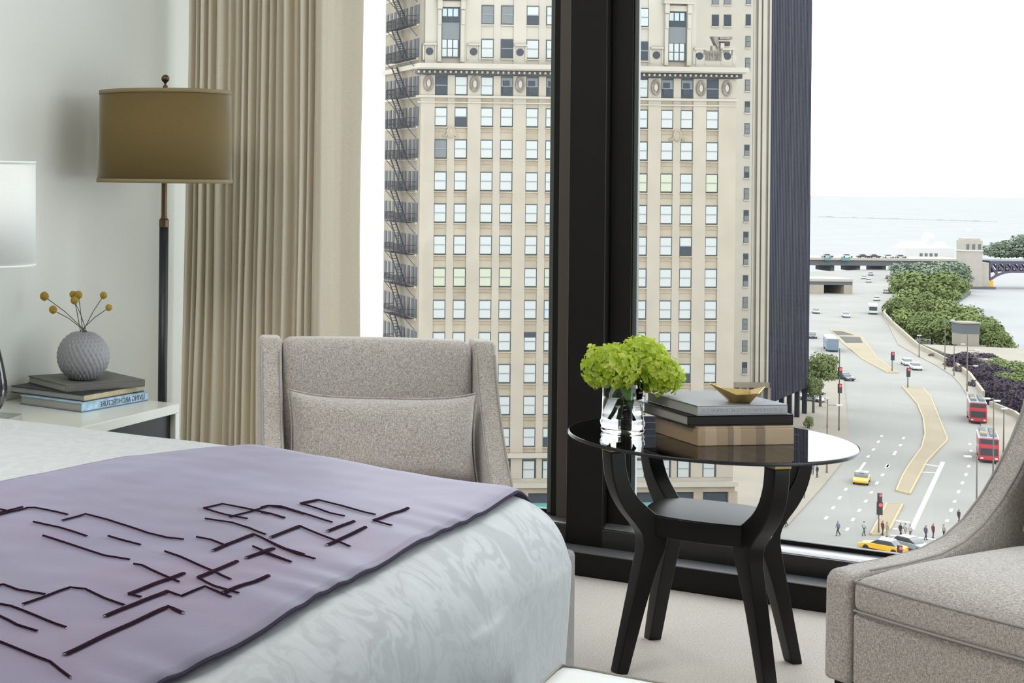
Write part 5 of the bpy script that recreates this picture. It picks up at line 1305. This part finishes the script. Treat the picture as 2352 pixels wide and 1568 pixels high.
for px, py, H, r in [(2185, 866, 6.5, 4.5), (2215, 892, 7.5, 4.5), (2248, 905, 7, 4.5), (2270, 940, 7, 4.2), (2300, 958, 7, 4.2), (2333, 975, 6.5, 4), (2252, 868, 6, 4.5), (2290, 915, 7, 4.5), (2330, 935, 6, 4), (2300, 880, 5, 4)]:
    tree(px, py, H, r, 'leaf3', LZ, pl, group='plum trees below the parapet', low=0.1)
tree(2296, 888, 6.5, 2.6, 'leaf4', LZ, 'small lime-green tree beside the dark underpass')
tree(2322, 925, 6.5, 4, 'leaf1', LZ, 'green tree among the plum-leaved ones, left of its twin'); tree(2352, 905, 7, 4.5, 'leaf1', LZ, 'green tree at the photo edge behind the armchair back')
tree(1884, 935, 10.0, 3.6, 'leaf4', GZ, 'street tree with light green crown beside the dark tower', low=0.42)
tree(1868, 950, 6.5, 2.0, 'leaf4', GZ, 'slender young tree in front of the dark tower columns', low=0.35)
tree(1857, 985, 2.2, 0.9, 'leaf4', GZ, 'small green shrub just above the glass table rim', cat='shrub', name='shrub', low=0.1)
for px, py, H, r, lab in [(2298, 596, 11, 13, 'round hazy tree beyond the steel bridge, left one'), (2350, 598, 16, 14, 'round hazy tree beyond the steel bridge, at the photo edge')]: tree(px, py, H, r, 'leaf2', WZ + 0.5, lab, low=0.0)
# ------------------------------------------------------------------ far things
def box_px(px0, px1, pyb, pyt, Z, depth, zg, name, label, cat, mats):
    u0, v = uv(px0, pyb); u1, _ = uv(px1, pyb); vt = uv(px0, pyt)[1]
    loc = cw(u0 * Z, Z, zg); t = empty(name, loc, YAW, label, cat)
    return t, (u1 - u0) * Z, CAMZ - vt * Z - zg
# expressway viaduct
Z = 690; t, W_, H_ = box_px(1500, 2215, 622, 588, Z, 20, GZ - 1, 'viaduct', 'long grey expressway viaduct crossing at the far end of the road', 'viaduct', None)
MB().box(0, W_, 0, 18, H_ - 3.4, H_ - 1.0).build('girder', M['deckdark'], t); MB().box(0, W_, -0.5, 18.5, H_ - 1.0, H_).build('deck', M['deck'], t)
for i in range(13): MB().box(i * W_ / 12 - 0.8, i * W_ / 12 + 0.8, 2, 16, 0, H_ - 3.4).build('pier', M['deckdark'], t)
for i, (px, tt) in enumerate([(1900, 1), (1945, 0), (1982, 2), (2008, 2), (2040, 0), (2068, 1)]):
    u, _ = uv(px, 590); c = dup([carw, cars, card][tt], cw(u * 693, 693, GZ - 1 + H_), YAW, ['small white car on the expressway viaduct', 'small silver car on the expressway viaduct', 'small dark car on the expressway viaduct'][tt], 'cars on the viaduct'); c.scale = (1.15, 1.15, 1.15)
t, W_, H_ = box_px(1895, 1909, 600, 591, 688.5, 0.4, GZ + 4, 'road_sign', 'left of the two teal signs hanging on the viaduct', 'sign', None); MB().box(0, W_, 0, 0.3, 0, H_).build('sign_panel', M['teal'], t)
t, W_, H_ = box_px(1934, 1952, 601, 591, 688.5, 0.4, GZ + 4, 'road_sign', 'right of the two teal signs hanging on the viaduct', 'sign', None); MB().box(0, W_, 0, 0.3, 0, H_).build('sign_panel', M['teal'], t)
# low overpass on the left
t, W_, H_ = box_px(1840, 1958, 676, 643, 545, 12, GZ, 'overpass', 'low concrete overpass with a dark opening at the far left of the road', 'overpass', None)
MB().box(0, W_, 0, 12, H_ - 1.6, H_ - 0.4).build('deck', M['deckdark'], t); MB().box(0, W_, -0.3, 12.3, H_ - 0.4, H_ + 0.5).build('parapet', M['deck'], t)
MB().box(0, 8.0, 0, 12, 0, H_ - 1.6).build('abutment', M['parapet'], t); MB().box(W_ - 3.0, W_, 0, 12, 0, H_ - 1.6).build('abutment', M['parapet'], t); MB().box(8, W_ - 3, 11, 12, 0, H_ - 1.6).build('back_wall', M['deckdark'], t)
# bridge house and bascule bridge
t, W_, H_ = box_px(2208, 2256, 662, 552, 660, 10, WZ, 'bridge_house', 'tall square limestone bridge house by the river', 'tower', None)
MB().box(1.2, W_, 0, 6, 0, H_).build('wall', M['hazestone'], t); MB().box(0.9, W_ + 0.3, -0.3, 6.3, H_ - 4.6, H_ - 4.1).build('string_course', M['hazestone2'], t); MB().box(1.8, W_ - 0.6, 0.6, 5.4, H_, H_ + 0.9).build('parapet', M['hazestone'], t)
for q in range(3): MB().box(2.0 + q * 2.5, 3.2 + q * 2.5, -0.1, 0.2, H_ - 3.8, H_ - 1.5).build('window', M['wslat'], t)
wp = W_
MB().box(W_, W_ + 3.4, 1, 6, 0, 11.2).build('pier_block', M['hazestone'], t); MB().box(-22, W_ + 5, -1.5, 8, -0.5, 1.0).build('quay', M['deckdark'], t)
MB().tube([(W_ - 2, 4, H_), (W_ - 2, 4, H_ + 5)], 0.12, 6).build('flagpole', M['lamphead'], t); MB().box(W_ - 4.6, W_ - 2, 3.95, 4.05, H_ + 3.6, H_ + 5).build('flag', M['carwhite'], t)
t, W_, H_ = box_px(2273, 2700, 662, 601, 662, 10, WZ, 'steel_bridge', 'dark purple steel truss bridge over the river', 'bridge', None)
zt_, L_ = H_, W_
arch = lambda x: zt_ - 4.2 - 0.6 * 0 - 3.5 * max(0.0, 1 - x / 9.0) ** 2
tr = MB(); nseg = 26
for yy in (0.0, 9.0):
    tr.bar((0, yy, zt_ - 0.5), (L_, yy, zt_ - 0.5), 0.7, 1.0)
    for i in range(nseg):
        xa, xb = i * L_ / nseg, (i + 1) * L_ / nseg
        tr.bar((xa, yy, arch(xa)), (xb, yy, arch(xb)), 0.7, 0.9); tr.bar((xa, yy, arch(xa)), (xa, yy, zt_ - 0.5), 0.5)
        tr.bar((xa, yy, zt_ - 0.5), (xb, yy, arch(xb)), 0.5, 0.7)
tr.build('truss', M['rust'], t); MB().box(0, L_, -0.5, 9.5, zt_, zt_ + 0.5).build('deck', M['deckdark'], t)
rl = MB(); rl.box(0, L_, -0.6, -0.4, zt_ + 1.2, zt_ + 1.4)
for i in range(60): rl.box(i * L_ / 60, i * L_ / 60 + 0.15, -0.6, -0.4, zt_ + 0.5, zt_ + 1.3)
rl.build('railing', M['lamphead'], t); MB().box(-0.5, 1.6, 0, 9, 1.0, 3.4).build('bearing', M['taxi'], t)
# white pavilion, kiosk, breakwater
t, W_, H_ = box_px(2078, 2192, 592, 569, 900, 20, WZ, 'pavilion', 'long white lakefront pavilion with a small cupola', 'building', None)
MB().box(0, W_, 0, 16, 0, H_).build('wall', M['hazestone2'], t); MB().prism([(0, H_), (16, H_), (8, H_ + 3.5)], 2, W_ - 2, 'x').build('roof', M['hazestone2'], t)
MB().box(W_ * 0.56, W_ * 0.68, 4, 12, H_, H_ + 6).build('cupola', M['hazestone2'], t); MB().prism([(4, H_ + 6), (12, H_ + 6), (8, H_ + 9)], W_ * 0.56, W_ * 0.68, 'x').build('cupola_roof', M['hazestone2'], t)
for q in range(4): MB().box(W_ * (0.30 + 0.1 * q), W_ * (0.36 + 0.1 * q), -0.1, 0.1, 0.5, 3.4).build('window', M['wslat'], t)
t, W_, H_ = box_px(2208, 2249, 797, 740, 378, 5, GZ + 0.2, 'kiosk', 'small riverside kiosk with a dark louvred top', 'kiosk', None)
MB().box(0, W_, 0, 4, 0, H_ * 0.52).build('base', M['concrete'], t); MB().box(-0.1, W_ + 0.1, -0.1, 4.1, H_ * 0.52, H_ * 0.94).build('louvre', M['deckdark'], t); MB().box(-0.3, W_ + 0.3, -0.3, 4.3, H_ * 0.94, H_).build('roof', M['concrete'], t)
a_ = cw(uv(1880, 498)[0] * 1830, 1830, WZ); b_ = cw(uv(2290, 510)[0] * 1690, 1690, WZ)
ab = b_ - a_; nv = ab.cross(Vector((0, 0, 1))).normalized(); rr_ = random.Random(3); bw = MB(); top = []; n = 90
for side in (-1.5, 1.5):
    for i in range(n + 1):
        p = a_ + ab * (i / n) + nv * side; h = 0.25 + 0.9 * max(0.0, noise.noise(Vector((i * 0.23, 0, 4)))) + rr_.uniform(0, 0.2)
        bw.v += [(p.x, p.y, WZ - 0.5), (p.x, p.y, WZ + h)]
o_ = 2 * (n + 1)
for i in range(n):
    q = 2 * i
    bw.f += [(q, q + 2, q + 3, q + 1), (o_ + q, o_ + q + 1, o_ + q + 3, o_ + q + 2), (q + 1, q + 3, o_ + q + 3, o_ + q + 1)]; bw.mi += [0, 0, 0]
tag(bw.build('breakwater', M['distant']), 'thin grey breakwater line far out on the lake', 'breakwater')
# ================================================================== LIGHT
w = bpy.data.worlds.new('overcast_sky'); SC.world = w; w.use_nodes = True
nt = w.node_tree; bg = nt.nodes['Background']
tc = nt.nodes.new('ShaderNodeTexCoord'); sp_ = nt.nodes.new('ShaderNodeSeparateXYZ'); rp = nt.nodes.new('ShaderNodeValToRGB')
nt.links.new(tc.outputs['Generated'], sp_.inputs[0]); nt.links.new(sp_.outputs[2], rp.inputs['Fac'])
e = rp.color_ramp.elements; e[0].position = 0.0; e[0].color = (0.86, 0.93, 0.97, 1); e[1].position = 0.5; e[1].color = (0.93, 0.97, 1.0, 1)
nt.links.new(rp.outputs['Color'], bg.inputs['Color']); bg.inputs['Strength'].default_value = 3.0
def area(name, loc, rot, sx, sy, power, col, shape='RECTANGLE'):
    l = bpy.data.lights.new(name, 'AREA'); l.shape = shape; l.size = sx; l.size_y = sy; l.energy = power; l.color = col
    o = bpy.data.objects.new(name, l); COL.objects.link(o); o.location = loc; o.rotation_euler = rot
    return o
for i, (a, b) in enumerate(panes):            # sampling portals in the three window openings
    o = area('window_portal', ((a + b) / 2, YW + 0.30, 1.36), (-PI / 2, 0, 0), b - a - 0.14, 2.4, 1, (1, 1, 1))
    o.data.cycles.is_portal = True
o = area('window_portal', (XR + 0.19, (RY0 + RY1) / 2, 1.38), (0, PI / 2, 0), 2.4, RY1 - RY0 - 0.12, 1, (1, 1, 1)); o.data.cycles.is_portal = True
vs_ = SC.view_settings
SC.display_settings.display_device = 'sRGB'
vs_.view_transform = 'Standard'; vs_.look = 'None'; vs_.gamma = 1.0; vs_.use_curve_mapping = False; vs_.exposure = 0.45
cy = SC.cycles
cy.max_bounces = 14; cy.diffuse_bounces = 7; cy.glossy_bounces = 6; cy.transmission_bounces = 10; cy.transparent_max_bounces = 24
cy.use_denoising = True; cy.caustics_reflective = False; cy.caustics_refractive = False; cy.sample_clamp_indirect = 8.0
